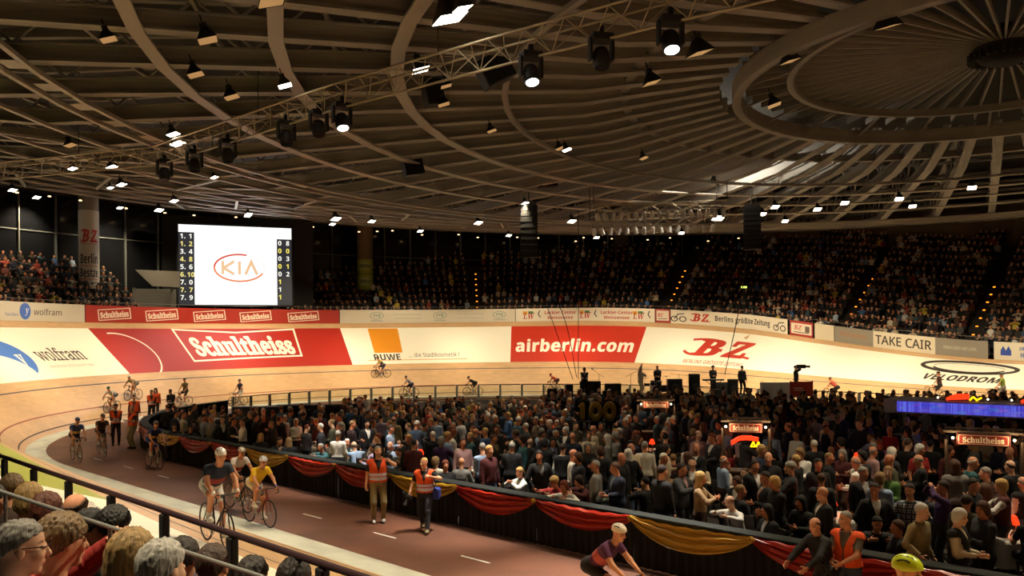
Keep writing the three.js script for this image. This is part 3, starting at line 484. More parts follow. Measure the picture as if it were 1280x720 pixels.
const POSES = {
  stand: STAND,
  talk: { ...STAND, hl: [0.13, 1.18, 0.3], hr: [-0.25, 0.88, 0.05], hy: 0.35 },
  hold: { ...STAND, hl: [0.1, 1.1, 0.3], hr: [-0.1, 1.12, 0.3], hy: -0.25, hp: 0.12 },
  pocket: { ...STAND, hl: [0.2, 0.93, 0.1], hr: [-0.2, 0.93, 0.1], el: [1, 0, -0.4], er: [-1, 0, -0.4], hy: -0.4 },
  clap: { ...STAND, hl: [0.045, 1.26, 0.32], hr: [-0.045, 1.28, 0.32], curl: 0.12, el: [1, -0.6, 0], er: [-1, -0.6, 0] },
  shoot: { ...STAND, lean: -0.03, hl: [0.07, 1.68, 0.2], hr: [-0.08, 1.68, 0.2], el: [1, -0.5, 0.2], er: [-1, -0.5, 0.2], curl: 0.9 },
  raise: { ...STAND, hl: [0.16, 1.25, 0.3], hr: [-0.1, 1.9, 0.16], el: [1, -0.5, 0.2], er: [-1, -0.3, 0.2], curl: 0.8 },
  leanfwd: { ...STAND, lean: 0.32, p: [0, 0.92, -0.08], hl: [0.22, 1.02, 0.46], hr: [-0.2, 1.02, 0.48], el: [1, 0, -0.4], er: [-1, 0, -0.4], hp: -0.1, hy: 0.3 },
  rail: { ...STAND, lean: 0.08, hl: [0.24, 0.9, 0.1], hr: [-0.36, 1.04, 0.24], er: [-0.4, 0, -1], hy: 0.25 },
  sit: SIT,
  sitlean: { ...SIT, lean: 0.36, hl: [0.2, 0.98, 0.52], hr: [-0.18, 0.98, 0.5], el: [1, -0.2, 0], er: [-1, -0.2, 0], hp: -0.15 },
  sitclap: { ...SIT, lean: 0.14, hl: [0.045, 1.0, 0.36], hr: [-0.045, 1.02, 0.36], curl: 0.1, el: [1, -0.5, 0], er: [-1, -0.5, 0], hy: 0.3 },
  sitlap: { ...SIT, lean: -0.06, hl: [0.1, 0.66, 0.3], hr: [-0.1, 0.68, 0.3], hy: -0.35 },
  walk: { ...STAND, lean: 0.06, hl: [0.3, 0.98, -0.06], hr: [-0.27, 0.92, 0.2], fl: [0.09, 0.09, 0.34], fr: [-0.09, 0.12, -0.36], p: [0, 0.91, 0] },
  ride: { ...STAND, p: [0, 1.02, -0.2], lean: 0.82, hl: [0.2, 0.96, 0.5], hr: [-0.2, 0.96, 0.5], el: [0.7, -0.5, -0.2], er: [-0.7, -0.5, -0.2], fl: [0.12, 0.2, 0.02], fr: [-0.12, 0.5, 0.02], kl: [0.12, 0.2, 1], kr: [-0.12, 0.2, 1], hp: -0.55, curl: 1.0 },
  ridelow: { ...STAND, p: [0, 1.02, -0.2], lean: 1.12, hl: [0.2, 0.84, 0.56], hr: [-0.2, 0.84, 0.56], el: [0.8, -0.3, -0.2], er: [-0.8, -0.3, -0.2], fl: [0.12, 0.5, 0.02], fr: [-0.12, 0.2, 0.0], kl: [0.12, 0.2, 1], kr: [-0.12, 0.2, 1], hp: -0.8, curl: 1.1 },
  rideup: { ...STAND, p: [0, 1.02, -0.2], lean: 0.12, hl: [0.24, 1.06, 0.12], hr: [-0.24, 1.04, 0.14], el: [1, 0, -0.5], er: [-1, 0, -0.5], fl: [0.12, 0.2, 0.02], fr: [-0.12, 0.5, 0.02], kl: [0.12, 0.2, 1], kr: [-0.12, 0.2, 1] },
};
const figCache = new Map();
function figure(poseName, cell, hc, fat = 1) {
  const key = poseName + cell + '/' + hc + '/' + fat; if (figCache.has(key)) return figCache.get(key);
  const P = POSES[poseName], pel = v3(P.p), sp = V(0, Math.cos(P.lean), Math.sin(P.lean)), fw = V(0, -Math.sin(P.lean), Math.cos(P.lean));
  const at = (x, u, f) => pel.clone().addScaledVector(sp, u).addScaledVector(fw, f).add(V(x, 0, 0));
  const neck = at(0, 0.53, -0.015), shl = at(0.18, 0.46, -0.01), shr = at(-0.18, 0.46, -0.01), hipl = at(0.09, -0.03, 0), hipr = at(-0.09, -0.03, 0);
  const hl = v3(P.hl), hr = v3(P.hr), fl = v3(P.fl), fr = v3(P.fr);
  const ell_ = bend(shl, hl, 0.285, 0.26, v3(P.el)), elr = bend(shr, hr, 0.285, 0.26, v3(P.er)), kl = bend(hipl, fl, 0.44, 0.43, v3(P.kl)), kr = bend(hipr, fr, 0.44, 0.43, v3(P.kr));
  const toe = f => f.clone().add(V(0, -0.035, 0.13));
  const B = []; const bn = (part, a, b, r0, r1, side = 0) => B.push({ part, a: arr(a), b: arr(b), r0: r0, r1: r1, side });
  const T = fat;
  bn('torso', hipl.clone().add(V(-0.01, 0.03, 0)), hipr.clone().add(V(0.01, 0.03, 0)), 0.105 * T, 0.105 * T);
  for (const s of [-1, 1]) { bn('torso', at(0.055 * s, 0.06, 0.01), at(0.075 * s, 0.36, 0.01), 0.098 * T, 0.105 * T); }
  bn('torso', at(0, 0.1, 0.03 * T), at(0, 0.33, 0.035), 0.095 * T, 0.09);
  bn('torso', at(0.14, 0.445, -0.01), at(-0.14, 0.445, -0.01), 0.072, 0.072);
  bn('neck', at(0, 0.42, -0.01), neck.clone().addScaledVector(sp, 0.06), 0.075, 0.055);
  bn('ua', shl, ell_, 0.055, 0.043, 1); bn('fa', ell_, hl, 0.043, 0.029, 1); bn('ua', shr, elr, 0.055, 0.043, -1); bn('fa', elr, hr, 0.043, 0.029, -1);
  bn('th', hipl, kl, 0.088 * (T > 1 ? 1.08 : 1), 0.06, 1); bn('sh', kl, fl, 0.057, 0.04, 1); bn('th', hipr, kr, 0.088 * (T > 1 ? 1.08 : 1), 0.06, -1); bn('sh', kr, fr, 0.057, 0.04, -1);
  bn('ft', fl.clone().add(V(0, -0.03, -0.03)), toe(fl), 0.045, 0.036, 1); bn('ft', fr.clone().add(V(0, -0.03, -0.03)), toe(fr), 0.045, 0.036, -1);
  // arms and legs blend into the trunk but not into each other
  const field = (x, y, z) => { let tr = 1, lim = 1; for (const b of B) { const d = capsule(x, y, z, b); if (b.part === 'torso' || b.part === 'neck') tr = smin(tr, d, 0.05); } for (const sd of [1, -1]) { let arm = 1, leg = 1; for (const b of B) { if (b.side !== sd) continue; const d = capsule(x, y, z, b); if (b.part === 'ua' || b.part === 'fa') arm = smin(arm, d, 0.03); else leg = smin(leg, d, 0.035); } tr = smin(tr, arm, 0.025); tr = smin(tr, leg, 0.03); } return tr; };
  const lo = [9, 9, 9], hi = [-9, -9, -9]; for (const b of B) for (const q of [b.a, b.b]) for (let k = 0; k < 3; k++) { lo[k] = Math.min(lo[k], q[k] - 0.17); hi[k] = Math.max(hi[k], q[k] + 0.17); }
  const m = surfaceNet(field, lo, hi, cell), n = m.pos.length / 3, sc = [];
  const spineL = 0.53;
  for (let i = 0; i < n; i++) {
    const x = m.pos[3 * i], y = m.pos[3 * i + 1], z = m.pos[3 * i + 2]; let best = 9, bb, bt; for (const b of B) { const d = capsule(x, y, z, b); if (d < best) { best = d; bb = b; bt = b.t; } }
    const q = V(x, y, z).sub(pel), S0 = q.dot(sp) / spineL, F = q.dot(fw);
    let A = -0.3, L = -0.3, S = S0; if (bb.part === 'ua') { A = bt; S = 0.9; } else if (bb.part === 'fa') { A = 1 + bt; S = 0.9; } else if (bb.part === 'th') { L = bt; S = Math.min(S0, -0.02); if (P.p[1] < 0.7 || P.lean > 0.5) S = lerp(Math.min(S0, 0.1), -0.1, clamp(bt * 3, 0, 1)); } else if (bb.part === 'sh') { L = 1 + bt; S = -0.5; } else if (bb.part === 'ft') { L = 2.02 + bt; S = -0.5; } else if (bb.part === 'neck') S = Math.max(S0, 0.9);
    sc.push({ A, L, S, F, X: x, side: bb.side, part: bb.part });
  }
  const g = new THREE.BufferGeometry(); g.setAttribute('position', new THREE.Float32BufferAttribute(m.pos, 3)); g.setIndex(m.idx); g.computeVertexNormals();
  const nor = g.attributes.normal.array;
  // head frame
  const hq = new THREE.Quaternion().setFromEuler(new THREE.Euler(P.lean + P.hp, P.hy, 0, 'YXZ')), hc0 = neck.clone().addScaledVector(sp, 0.03).add(V(0, 0.15, 0.035).applyQuaternion(hq));
  const HM = new THREE.Matrix4().compose(hc0, hq, V(1, 1, 1));
  const parts = [g]; const hg = headGeo(hc).clone(); hg.applyMatrix4(HM); parts.push(hg);
  for (const [e, w, s] of [[ell_, hl, 1], [elr, hr, -1]]) { const h = handGeo(s, P.curl, cell > 0.03 ? 4 : 6), dn = V().subVectors(w, e).normalize(), ref = V(-s, 0, 0.001), zz = ref.clone().addScaledVector(dn, -ref.dot(dn)).normalize(), yy = dn.clone().negate(), xx = V().crossVectors(yy, zz); h.applyMatrix4(new THREE.Matrix4().makeBasis(xx, yy, zz).setPosition(w)); parts.push(h); }
  const body = merged(parts.map(p => { if (!p.attributes.color) p.setAttribute('color', new THREE.Float32BufferAttribute(new Float32Array(p.attributes.position.count * 3).fill(1), 3)); return p; }));
  const fig = { body, m, sc, nor, HM, garments: new Map(), hands: [hl, hr], head: hc0, top: hc0.y + 0.13 };
  figCache.set(key, fig); return fig;
}
const hip = 0.14;
const GARMENTS = { // [keep value (>0 = kept), offset]
  shirt: [v => Math.min(v.S - 0.02, (1.93 - v.A) * 0.3, 1.0 - v.S), 0.012],
  tshirt: [v => Math.min(v.S - 0.02, (0.72 - v.A) * 0.3, 0.98 - v.S), 0.013],
  sweater: [v => Math.min(v.S + 0.05, (1.95 - v.A) * 0.3, 1.03 - v.S), 0.024],
  jacket: [v => Math.min(v.S + 0.12, (1.93 - v.A) * 0.3, 1.0 - v.S, Math.max(-v.F + 0.03, Math.abs(v.X) - clamp((v.S - 0.42) * 0.16, 0, 0.075))), 0.03],
  coat: [v => Math.min(Math.max(v.S + 0.45, 0.0) - (v.L > 0.35 ? v.L - 0.35 : 0), (1.95 - v.A) * 0.3, 1.03 - v.S), 0.034],
  tie: [v => Math.min(v.F - 0.03, 0.022 - Math.abs(v.X), 0.92 - v.S, v.S - 0.15), 0.019],
  vest: [v => Math.min(v.S - 0.04, (0.12 - v.A) * 0.3, 0.98 - v.S, Math.max(-v.F + 0.02, Math.abs(v.X) - clamp((v.S - 0.5) * 0.2, 0.012, 0.09))), 0.034],
  band: [v => Math.min(Math.max(Math.min(v.S - 0.12, 0.26 - v.S), Math.min(v.S - 0.31, 0.43 - v.S)), (0.02 - v.A)), 0.04],
  trousers: [v => Math.min(0.14 - v.S, (1.95 - v.L) * 0.4), 0.016],
  shorts: [v => Math.min(0.2 - v.S, (0.8 - v.L) * 0.4), 0.012],
  skirt: [v => Math.min(0.14 - v.S, (1.0 - v.L) * 0.4), 0.028],
  jersey: [v => Math.min(v.S - 0.0, (0.55 - v.A) * 0.3, 1.02 - v.S), 0.011],
  stripe: [v => Math.min(v.S - 0.36, 0.62 - v.S, 0.1 - v.A), 0.015],
  sock_l: [v => v.side > 0 ? Math.min(v.L - 1.72, 2.1 - v.L) : -1, 0.006], sock_r: [v => v.side < 0 ? Math.min(v.L - 1.72, 2.1 - v.L) : -1, 0.006],
  shoe_l: [v => v.side > 0 ? v.L - 1.97 : -1, 0.008], shoe_r: [v => v.side < 0 ? v.L - 1.97 : -1, 0.008],
  glove_l: [v => v.side > 0 ? v.A - 1.85 : -1, 0.007], glove_r: [v => v.side < 0 ? v.A - 1.85 : -1, 0.007],
};
function garment(fig, kind) {
  if (fig.garments.has(kind)) return fig.garments.get(kind);
  const [fn, off] = GARMENTS[kind], { m, sc, nor } = fig, n = sc.length, val = sc.map(fn), P = [], idx = [], map = new Int32Array(n).fill(-1), cut = new Map();
  const pt = i => { if (map[i] < 0) { map[i] = P.length / 3; P.push(m.pos[3 * i] + nor[3 * i] * off, m.pos[3 * i + 1] + nor[3 * i + 1] * off, m.pos[3 * i + 2] + nor[3 * i + 2] * off); } return map[i]; };
  const ed = (a, b) => { const k = a < b ? a * n + b : b * n + a; if (!cut.has(k)) { const t = val[a] / (val[a] - val[b]); const q = [0, 1, 2].map(c => lerp(m.pos[3 * a + c] + nor[3 * a + c] * off, m.pos[3 * b + c] + nor[3 * b + c] * off, t)); cut.set(k, P.length / 3); P.push(...q); } return cut.get(k); };
  for (let i = 0; i < m.idx.length; i += 3) {
    const t = [m.idx[i], m.idx[i + 1], m.idx[i + 2]], ins = t.map(k => val[k] > 0), c = ins[0] + ins[1] + ins[2];
    if (c === 0) continue; if (c === 3) { idx.push(pt(t[0]), pt(t[1]), pt(t[2])); continue; }
    const k = c === 1 ? ins.indexOf(true) : ins.indexOf(false), a = t[k], b = t[(k + 1) % 3], d = t[(k + 2) % 3];
    if (c === 1) idx.push(pt(a), ed(a, b), ed(a, d)); else idx.push(ed(a, b), pt(b), pt(d), ed(a, b), pt(d), ed(a, d));
  }
  if (!idx.length) { fig.garments.set(kind, null); return null; }
  const g = new THREE.BufferGeometry(); g.setAttribute('position', new THREE.Float32BufferAttribute(P, 3)); g.setIndex(idx); g.computeVertexNormals(); fig.garments.set(kind, g); return g;
}
const SKINS = [0xd9a07c, 0xc98c68, 0xe0b090, 0xb87a58, 0xd08a66];
const skinMat = k => mat(SKINS[k % SKINS.length], 0.6, 0, { vertexColors: true });
const PARTNAME = { shoe_l: 'shoe', shoe_r: 'shoe', glove_l: 'glove', glove_r: 'glove', sock_l: 'sock', sock_r: 'sock', band: 'reflective_band', stripe: 'jersey_stripe', tshirt: 'shirt' };
// o: pose, pos, turn, skin, hair, hairColor, wear: [[garment, colour, roughness]], label, group, scale
function person(o) {
  const fig = figure(o.pose, o.cell || 0.034, o.hc || 0.016, o.fat || 1), t = thing(o.name || 'person', o.label, 'person', o.pos, o.turn, o.group);
  t.scale.setScalar(o.scale || 1); if (o.tilt) { t.rotation.order = 'YXZ'; t.rotation.z = o.tilt; }
  obj('body', fig.body, skinMat(o.skin || 0), t);
  if (o.hair && o.hair !== 'none') { const h = obj(o.hair === 'helmet' ? 'helmet' : 'hair', hairGeo(o.hair, (o.hc || 0.016) * 1.1), mat(o.hairColor, o.hair === 'helmet' ? 0.3 : 0.8), t); h.applyMatrix4(fig.HM); }
  for (const [k, c, r] of o.wear) { const g = garment(fig, k); if (g) obj(PARTNAME[k] || k, g, typeof c === 'number' ? mat(c, r || 0.85) : c, t); }
  t.userData.fig = undefined; delete t.userData.fig; return t;
}
function shoesOf(c) { return [['shoe_l', c], ['shoe_r', c]]; }
// ---------------------------------------------------------------- infield: edge barrier, swags, fence, tables, stage, bars
const IL = 23, IR = 18, IPER = 4 * IL + 2 * Math.PI * IR;
function ipath(s) { // infield edge, x falling along the near side, round the left end, along the far side
  if (s < 2 * IL) return [IL - s, IR, 0, 1];
  s -= 2 * IL; if (s < Math.PI * IR) { const a = Math.PI / 2 + s / IR; return [-IL + IR * Math.cos(a), IR * Math.sin(a), Math.cos(a), Math.sin(a)]; }
  s -= Math.PI * IR; return [-IL + s, -IR, 0, -1];
}
{
  const g = new THREE.ExtrudeGeometry(stadShape(IL, IR - 0.12), { depth: 0.02, bevelEnabled: false, curveSegments: 48 }); g.rotateX(Math.PI / 2); g.translate(0, 0.021, 0);
  const tx = dataTex(256, (u, v) => { const k = 1 + (fbm(u, v, 8, 5) - 0.47) * 0.5; return [44 * k, 38 * k, 34 * k]; }); tx.repeat.set(0.25, 0.25);
  struct(obj('floor_infield', g, mat(0xffffff, 0.9, 0, { map: tx })), 'dark infield carpet');
}
const blackCloth = mat(0x0c0b0c, 0.95), redSatin = new THREE.MeshPhysicalMaterial({ color: 0xa02414, roughness: 0.3, sheen: 0.6, sheenColor: new THREE.Color(0xff7050), sheenRoughness: 0.4 }), goldSatin = new THREE.MeshPhysicalMaterial({ color: 0xb08a28, roughness: 0.26, sheen: 0.6, sheenColor: new THREE.Color(0xffe090), sheenRoughness: 0.4 });
const SW = 2.56, swagX0 = -2.0; // a gold swag starts at x = -2
const skirtEnd = 2 * IL + 20.0;   // where the black skirt gives way to the clear fence
{
  const s0 = IL - swagX0;         // s of the knot at x = -2
  const kMin = -5, kMax = Math.floor((skirtEnd - s0) / SW);
  for (let k = kMin; k < kMax; k++) {
    const a = s0 + k * SW, L = SW, tt = thing('barrier', 'black pleated cloth barrier section edging the infield', 'barrier', [0, 0, 0], 0, 'cloth barrier sections');
    obj('skirt', gridGeo(96, 3, (u, v) => { const p = ipath(a + L * u), w = 0.022 * Math.sin(u * L * 34) * (1 - v * 0.5) + 0.012 * Math.sin(u * L * 13 + k); return [p[0] + p[2] * (w + 0.02), 0.02 + v * 0.98, p[1] + p[3] * (w + 0.02)]; }), blackCloth, tt);
    obj('top_board', gridGeo(8, 3, (u, v) => { const p = ipath(a + L * u), q = [[0.03, 0.985], [0.03, 1.015], [-0.3, 1.015], [-0.3, 0.985]][Math.round(v * 3)]; return [p[0] + p[2] * q[0], q[1], p[1] + p[3] * q[0]]; }), mat(0x121815, 0.85), tt);
    for (const u of [0.02, 0.5]) { const p = ipath(a + L * u); obj('frame_post', box(0.04, 0.98, 0.04, p[0] - p[2] * 0.1, 0.51, p[1] - p[3] * 0.1), mat(0x222222, 0.6), tt); }
    // swag hung in front
    const g2 = ((((-k - 1) % 3) + 3) % 3) === 0;
    const sw = thing('fabric_swag', g2 ? 'gold satin swag hung along the infield barrier' : 'red satin swag hung along the infield barrier', 'drapery', [0, 0, 0], 0, g2 ? 'gold swags on the barrier' : 'red swags on the barrier');
    const R = rng(900 + k), ph = R() * 6, sag0 = 0.4 + R() * 0.08;
    obj('cloth', gridGeo(40, 26, (u, v) => { // v 0 = lower edge, 1 = top edge
      const q = 4 * u * (1 - u), gather = 0.06 + 0.94 * Math.pow(q, 0.75), drop = (0.1 * (1 - q) + sag0 * Math.pow(q, 0.9)) * (1 - v), top = 1.0 - 0.03 * q;
      const fold = 0.042 * Math.sin((1 - v) * 19 + ph + Math.sin(u * 5 + ph) * 0.7) * gather + 0.014 * Math.sin((1 - v) * 37 + u * 9 + ph);
      const p = ipath(a + L * u), w = 0.1 + fold + 0.05 * q * (1 - v) ; return [p[0] + p[2] * w, top - drop + 0.01 * Math.sin(u * 40) * (v), p[1] + p[3] * w];
    }), g2 ? goldSatin : redSatin, sw);
    const p = ipath(a), knot = new THREE.TorusKnotGeometry(0.035, 0.016, 24, 5, 2, 3); knot.translate(p[0] + p[2] * 0.13, 0.955, p[1] + p[3] * 0.13); obj('knot', knot, goldSatin, sw);
  }
  // clear fence with grey posts round the left end and the far side
  const fm = mat(0x8e9286, 0.45, 0.3), dark = mat(0x2a2926, 0.5, 0.4);
  const glassM = new THREE.MeshPhysicalMaterial({ color: 0xf4f8f4, transmission: 1, thickness: 0, roughness: 0.04, ior: 1.3 });
  let s = skirtEnd + 0.4; const end = 2 * IL + Math.PI * IR + 36;
  for (; s < end; s += 1.62) {
    const t = thing('clear_fence', 'clear panel fence section with grey post on the infield edge', 'fence', [0, 0, 0], 0, 'clear fence sections');
    const p = ipath(s), q = ipath(s + 1.5), a = V(p[0], 0, p[1]), b = V(q[0], 0, q[1]), lift = h => [V(a.x, h, a.z), V(b.x, h, b.z)];
    obj('post', box(0.16, 1.12, 0.1, a.x, 0.58, a.z, Math.atan2(p[2], p[3])), fm, t);
    obj('top_rail', beam(...lift(1.14), 0.06, 0.05), dark, t); obj('bottom_rail', beam(...lift(0.1), 0.05, 0.05), dark, t);
    obj('clear_panel', beam(...lift(0.62), 0.008, 0.96), glassM, t);
  }
}
var panelMat;
function canvasPanel(w, h, cw, ch, draw, x, y, z, rough = 0.6, em = 0) { const t = canvasTex(cw, ch, draw); panelMat = em ? mat(0x000000, rough, 0, { emissive: 0xffffff, emissiveMap: t, emissiveIntensity: em }) : mat(0xffffff, rough, 0, { map: t }); const g = new THREE.PlaneGeometry(w, h); g.translate(x, y, z); return g; }
// ---- round tables with cloths, each with a small red shaded lamp
const blocked = [];
const tableAt = [];
const clothM = mat(0xc9c4bc, 0.85);
const clothGeo = gridGeo(48, 10, (u, v) => { const a = u * Math.PI * 2, t = v; let r, y; if (t < 0.4) { r = 0.5 * t / 0.4; y = 0.765; } else { const q = (t - 0.4) / 0.6; r = 0.5 + 0.02 + q * (0.03 + 0.035 * Math.sin(a * 9)); y = 0.765 - q * 0.5 - (q > 0.9 ? 0.02 * Math.sin(a * 4) : 0); } return [Math.cos(a) * r, y, Math.sin(a) * r]; });
const tableLeg = merged([bar(V(0, 0.03, 0), V(0, 0.74, 0), 0.035, 0.035, 8)]), tableFoot = lathe([[0.01, 0.022], [0.28, 0.022], [0.28, 0.04], [0.05, 0.06], [0.01, 0.06]], 16), tableTop = lathe([[0.01, 0.735], [0.48, 0.735], [0.49, 0.75], [0.48, 0.76], [0.01, 0.76]], 24);
function roundTable(x, z, light, lampOn, near) {
  const t = thing('round_table', near || 'round infield table with a small red lamp on it', 'table', [x, 0, z], 0, 'round infield tables');
  obj('foot', tableFoot, mat(0x222222, 0.5, 0.5), t); obj('leg', tableLeg, mat(0x222222, 0.5, 0.5), t); obj('table_top', tableTop, mat(0x6a5038, 0.5), t);
  const c = obj('tablecloth', clothGeo, clothM); c.position.set(x, 0.002, z); tag(c, 'off white cloth draped over a round infield table', 'tablecloth', 'off white tablecloths');
  blocked.push([x, z, 0.62]); tableAt.push([x, z]);
}
const shadeG = lathe([[0.04, 0.36], [0.055, 0.345], [0.095, 0.23], [0.1, 0.2], [0.093, 0.2], [0.05, 0.34]], 16), stemG = merged([bar(V(0, 0.0, 0), V(0, 0.22, 0), 0.012, 0.012, 6), lathe([[0.005, 0], [0.065, 0], [0.06, 0.018], [0.012, 0.03]], 14)]);
const shadeM = mat(0x8a1c0c, 0.6, 0, { emissive: 0xff3a14, emissiveIntensity: 1.5 });
const lampPx = [[872, 556], [925, 560], [1071, 569.5], [1137, 575.5], [1040.6, 627], [1267, 650, 1], [483, 523], [515, 526], [557, 514], [580, 532], [677, 540], [815, 552], [674, 503], [526, 565, 1], [340, 539], [368, 546], [402, 548], [430, 516]];
for (const [x, y, light] of lampPx) {
  const p = atHeight(x, y, 1.05); roundTable(p.x, p.z, light || y > 545, true);
  const t = thing('table_lamp', 'small glowing red shaded lamp on a round infield table', 'lamp', [p.x, 0.772, p.z], 0, 'red table lamps');
  obj('stem', stemG, mat(0x3a2a1a, 0.4, 0.6), t); obj('lamp_shade', shadeG, shadeM, t);
  const l = new THREE.PointLight(0xff6a38, 0.3, 0, 2); l.position.set(p.x, 1.05, p.z); l.castShadow = true; scene.add(l);
}
const glassG = lathe([[0.005, 0.0], [0.028, 0.0], [0.034, 0.14], [0.031, 0.14], [0.026, 0.01], [0.005, 0.01]], 10), beerG = lathe([[0.004, 0.012], [0.025, 0.012], [0.03, 0.11], [0.004, 0.11]], 10);
{
  const R = rng(5); const gm = new THREE.MeshPhysicalMaterial({ color: 0xffffff, transmission: 1, thickness: 0, roughness: 0.05 });
  for (const [x, z] of tableAt) for (let k = 0; k < 2; k++) { const a = R() * 6.28, t = thing('beer_glass', 'glass of amber beer standing on a round infield table', 'glass', [x + Math.cos(a) * 0.32, 0.772, z + Math.sin(a) * 0.32], 0, 'beer glasses on the round tables'); obj('tumbler', glassG, gm, t); obj('beer', beerG, mat(0xc07818, 0.3), t); }
}
// ---- stage with band gear at the far side of the infield
const camTurn = YAW;
function facing(p, deg = 0) { return turnTo(p, CAM) + deg * Math.PI / 180; }
const STG = atDepth(806, 470, 51.2); STG.y = 0;
const stageTurn = YAW;   // front towards the camera
const stageP = (x, z) => { const c = Math.cos(stageTurn), s = Math.sin(stageTurn); return [STG.x + x * c + z * s, STG.z - x * s + z * c]; };
const blk = mat(0x121110, 0.7), blk2 = mat(0x1d1b1a, 0.55), chrome = mat(0xb8b4ac, 0.25, 0.9);
const SH = 0.95;
{
  const t = thing('stage', 'low black band stage at the far side of the infield', 'stage', [STG.x, 0, STG.z], stageTurn);
  obj('deck', rbox(12.6, 0.12, 3.6, 0.02, 0, SH - 0.06, 0), blk2, t);
  for (const x of [-6, -3, 0, 3, 6]) for (const z of [-1.6, 1.6]) obj('leg', box(0.08, SH - 0.14, 0.08, x, (SH - 0.14) / 2 + 0.022, z), blk, t);
  for (let k = 0; k < 7; k++) obj('skirt_panel', gridGeo(24, 1, (u, v) => [-6.3 + k * 1.8 + u * 1.79, 0.03 + v * (SH - 0.16), 1.78 + 0.02 * Math.sin(u * 40)]), k === 4 || k === 3 ? mat(0x5a1a18, 0.8) : blk, t);
  blocked.push([STG.x, STG.z, 4.2]); for (const x of [-4.5, 4.5]) { const q = stageP(x, 0); blocked.push([q[0], q[1], 2.6]); }
  const onStage = (name, label, x, z, y = SH) => { const q = stageP(x, z); return thing(name, label, 'instrument', [q[0], y, q[1]], stageTurn); };
  const cab = (x, z, w, h, d, label, y = SH) => { const q = stageP(x, z), c = thing('loudspeaker', label, 'loudspeaker', [q[0], y, q[1]], stageTurn); obj('cabinet', rbox(w, h, d, 0.02, 0, h / 2, 0), blk, c); obj('grille', box(w * 0.86, h * 0.8, 0.02, 0, h / 2, d / 2 + 0.005), mat(0x0a0a0a, 0.9), c); obj('cone', lathe([[0.01, 0], [w * 0.3, 0.03], [w * 0.33, 0.0]], 14).rotateX(Math.PI / 2).translate(0, h * 0.4, d / 2 + 0.02), mat(0x26241f, 0.6), c); };
  cab(-4.75, 0.8, 0.45, 0.75, 0.4, 'tall narrow black loudspeaker at the stage edge'); cab(-5.6, 0.9, 1.0, 0.5, 0.5, 'wide low black loudspeaker at the stage end'); cab(3.0, 0.3, 0.6, 1.3, 0.5, 'tallest black loudspeaker stack on the stage'); cab(5.4, 0.2, 0.55, 0.95, 0.5, 'black loudspeaker beside the keyboards'); cab(4.2, 1.1, 0.7, 0.4, 0.4, 'low black floor monitor on the stage'); cab(-2.4, 1.2, 0.7, 0.38, 0.4, 'slanted black floor monitor before the singer');
  cab(-1.9, -0.7, 1.0, 0.7, 0.5, 'wide black amplifier behind the singer'); cab(2.0, -0.8, 0.9, 0.95, 0.5, 'black amplifier right of the drum kit'); cab(-3.3, -1.0, 1.3, 0.85, 0.5, 'widest black amplifier behind the musician'); cab(5.0, -1.1, 1.2, 0.7, 0.5, 'black amplifier behind the keyboards');
  const d = onStage('drum_kit', 'drum kit with brass cymbals on the stage', 0.75, -0.5);
  const drum = (n, r, h, x, y, z, rx) => { const g = new THREE.CylinderGeometry(r, r, h, 18); g.rotateX(rx); g.translate(x, y, z); const o = obj(n, g, mat(0x2a2a34, 0.3, 0.3), d); const e = new THREE.TorusGeometry(r, 0.015, 5, 18); e.rotateX(Math.PI / 2 + rx); e.translate(x, y + Math.cos(rx) * h / 2, z + Math.sin(rx) * h / 2); obj('hoop', e, chrome, o); };
  drum('bass_drum', 0.28, 0.42, 0, 0.3, 0.2, Math.PI / 2); drum('tom_drum', 0.15, 0.22, -0.2, 0.72, 0.15, 0.35); drum('tom_drum', 0.15, 0.22, 0.2, 0.72, 0.15, 0.35); drum('floor_tom', 0.2, 0.4, 0.55, 0.35, -0.15, 0); drum('snare_drum', 0.18, 0.15, -0.5, 0.6, -0.2, 0);
  for (const [x, y, z] of [[-0.7, 1.05, 0.1], [0.65, 1.15, 0.1], [0.95, 0.95, -0.3]]) { const c = obj('cymbal', lathe([[0.005, 0.02], [0.05, 0.015], [0.24, -0.01], [0.24, -0.014], [0.005, 0.012]], 18).translate(x, y, z), mat(0xb8923c, 0.25, 0.9), d); obj('cymbal_stand', bar(V(x, 0, z), V(x, y, z), 0.012, 0.012, 5), chrome, c); }
  for (const [x, z, lx, ly] of [[-1.0, 0.9, 0.3, 0.2], [2.0, 0.6, 0.5, -0.2], [-2.9, 0.6, -0.3, 0.3]]) { const m = onStage('microphone_stand', 'thin black microphone stand with boom arm on stage', x, z); m.userData.group = 'microphone stands'; obj('tripod', [bar(V(0, 0, 0), V(0, 1.35, 0), 0.012, 0.01, 5), bar(V(0, 0.25, 0), V(0.25, 0, 0.1), 0.01, 0.01, 5), bar(V(0, 0.25, 0), V(-0.2, 0, 0.2), 0.01, 0.01, 5), bar(V(0, 0.25, 0), V(0, 0, -0.25), 0.01, 0.01, 5)], blk, m); obj('boom', bar(V(-lx, 1.25 - ly * 0.3, 0), V(lx * 1.6, 1.4 + ly, 0), 0.009, 0.009, 5), blk, m); obj('microphone', [bar(V(lx * 1.6, 1.4 + ly, 0), V(lx * 1.6 + 0.12, 1.36 + ly, 0), 0.02, 0.028, 8)], blk, m); }
  const kb = onStage('keyboard', 'stage keyboard on a crossed stand', 4.3, -0.2); obj('key_bed', rbox(1.3, 0.1, 0.32, 0.02, 0, 0.9, 0), blk2, kb); for (let k = 0; k < 26; k++) obj('key', box(0.04, 0.02, 0.14, -0.6 + k * 0.048, 0.955, 0.07), mat(0xd8d4c8, 0.4), kb); obj('stand', [bar(V(-0.5, 0, 0.1), V(0.5, 0.86, 0.1), 0.018), bar(V(0.5, 0, 0.1), V(-0.5, 0.86, 0.1), 0.018)], blk, kb);
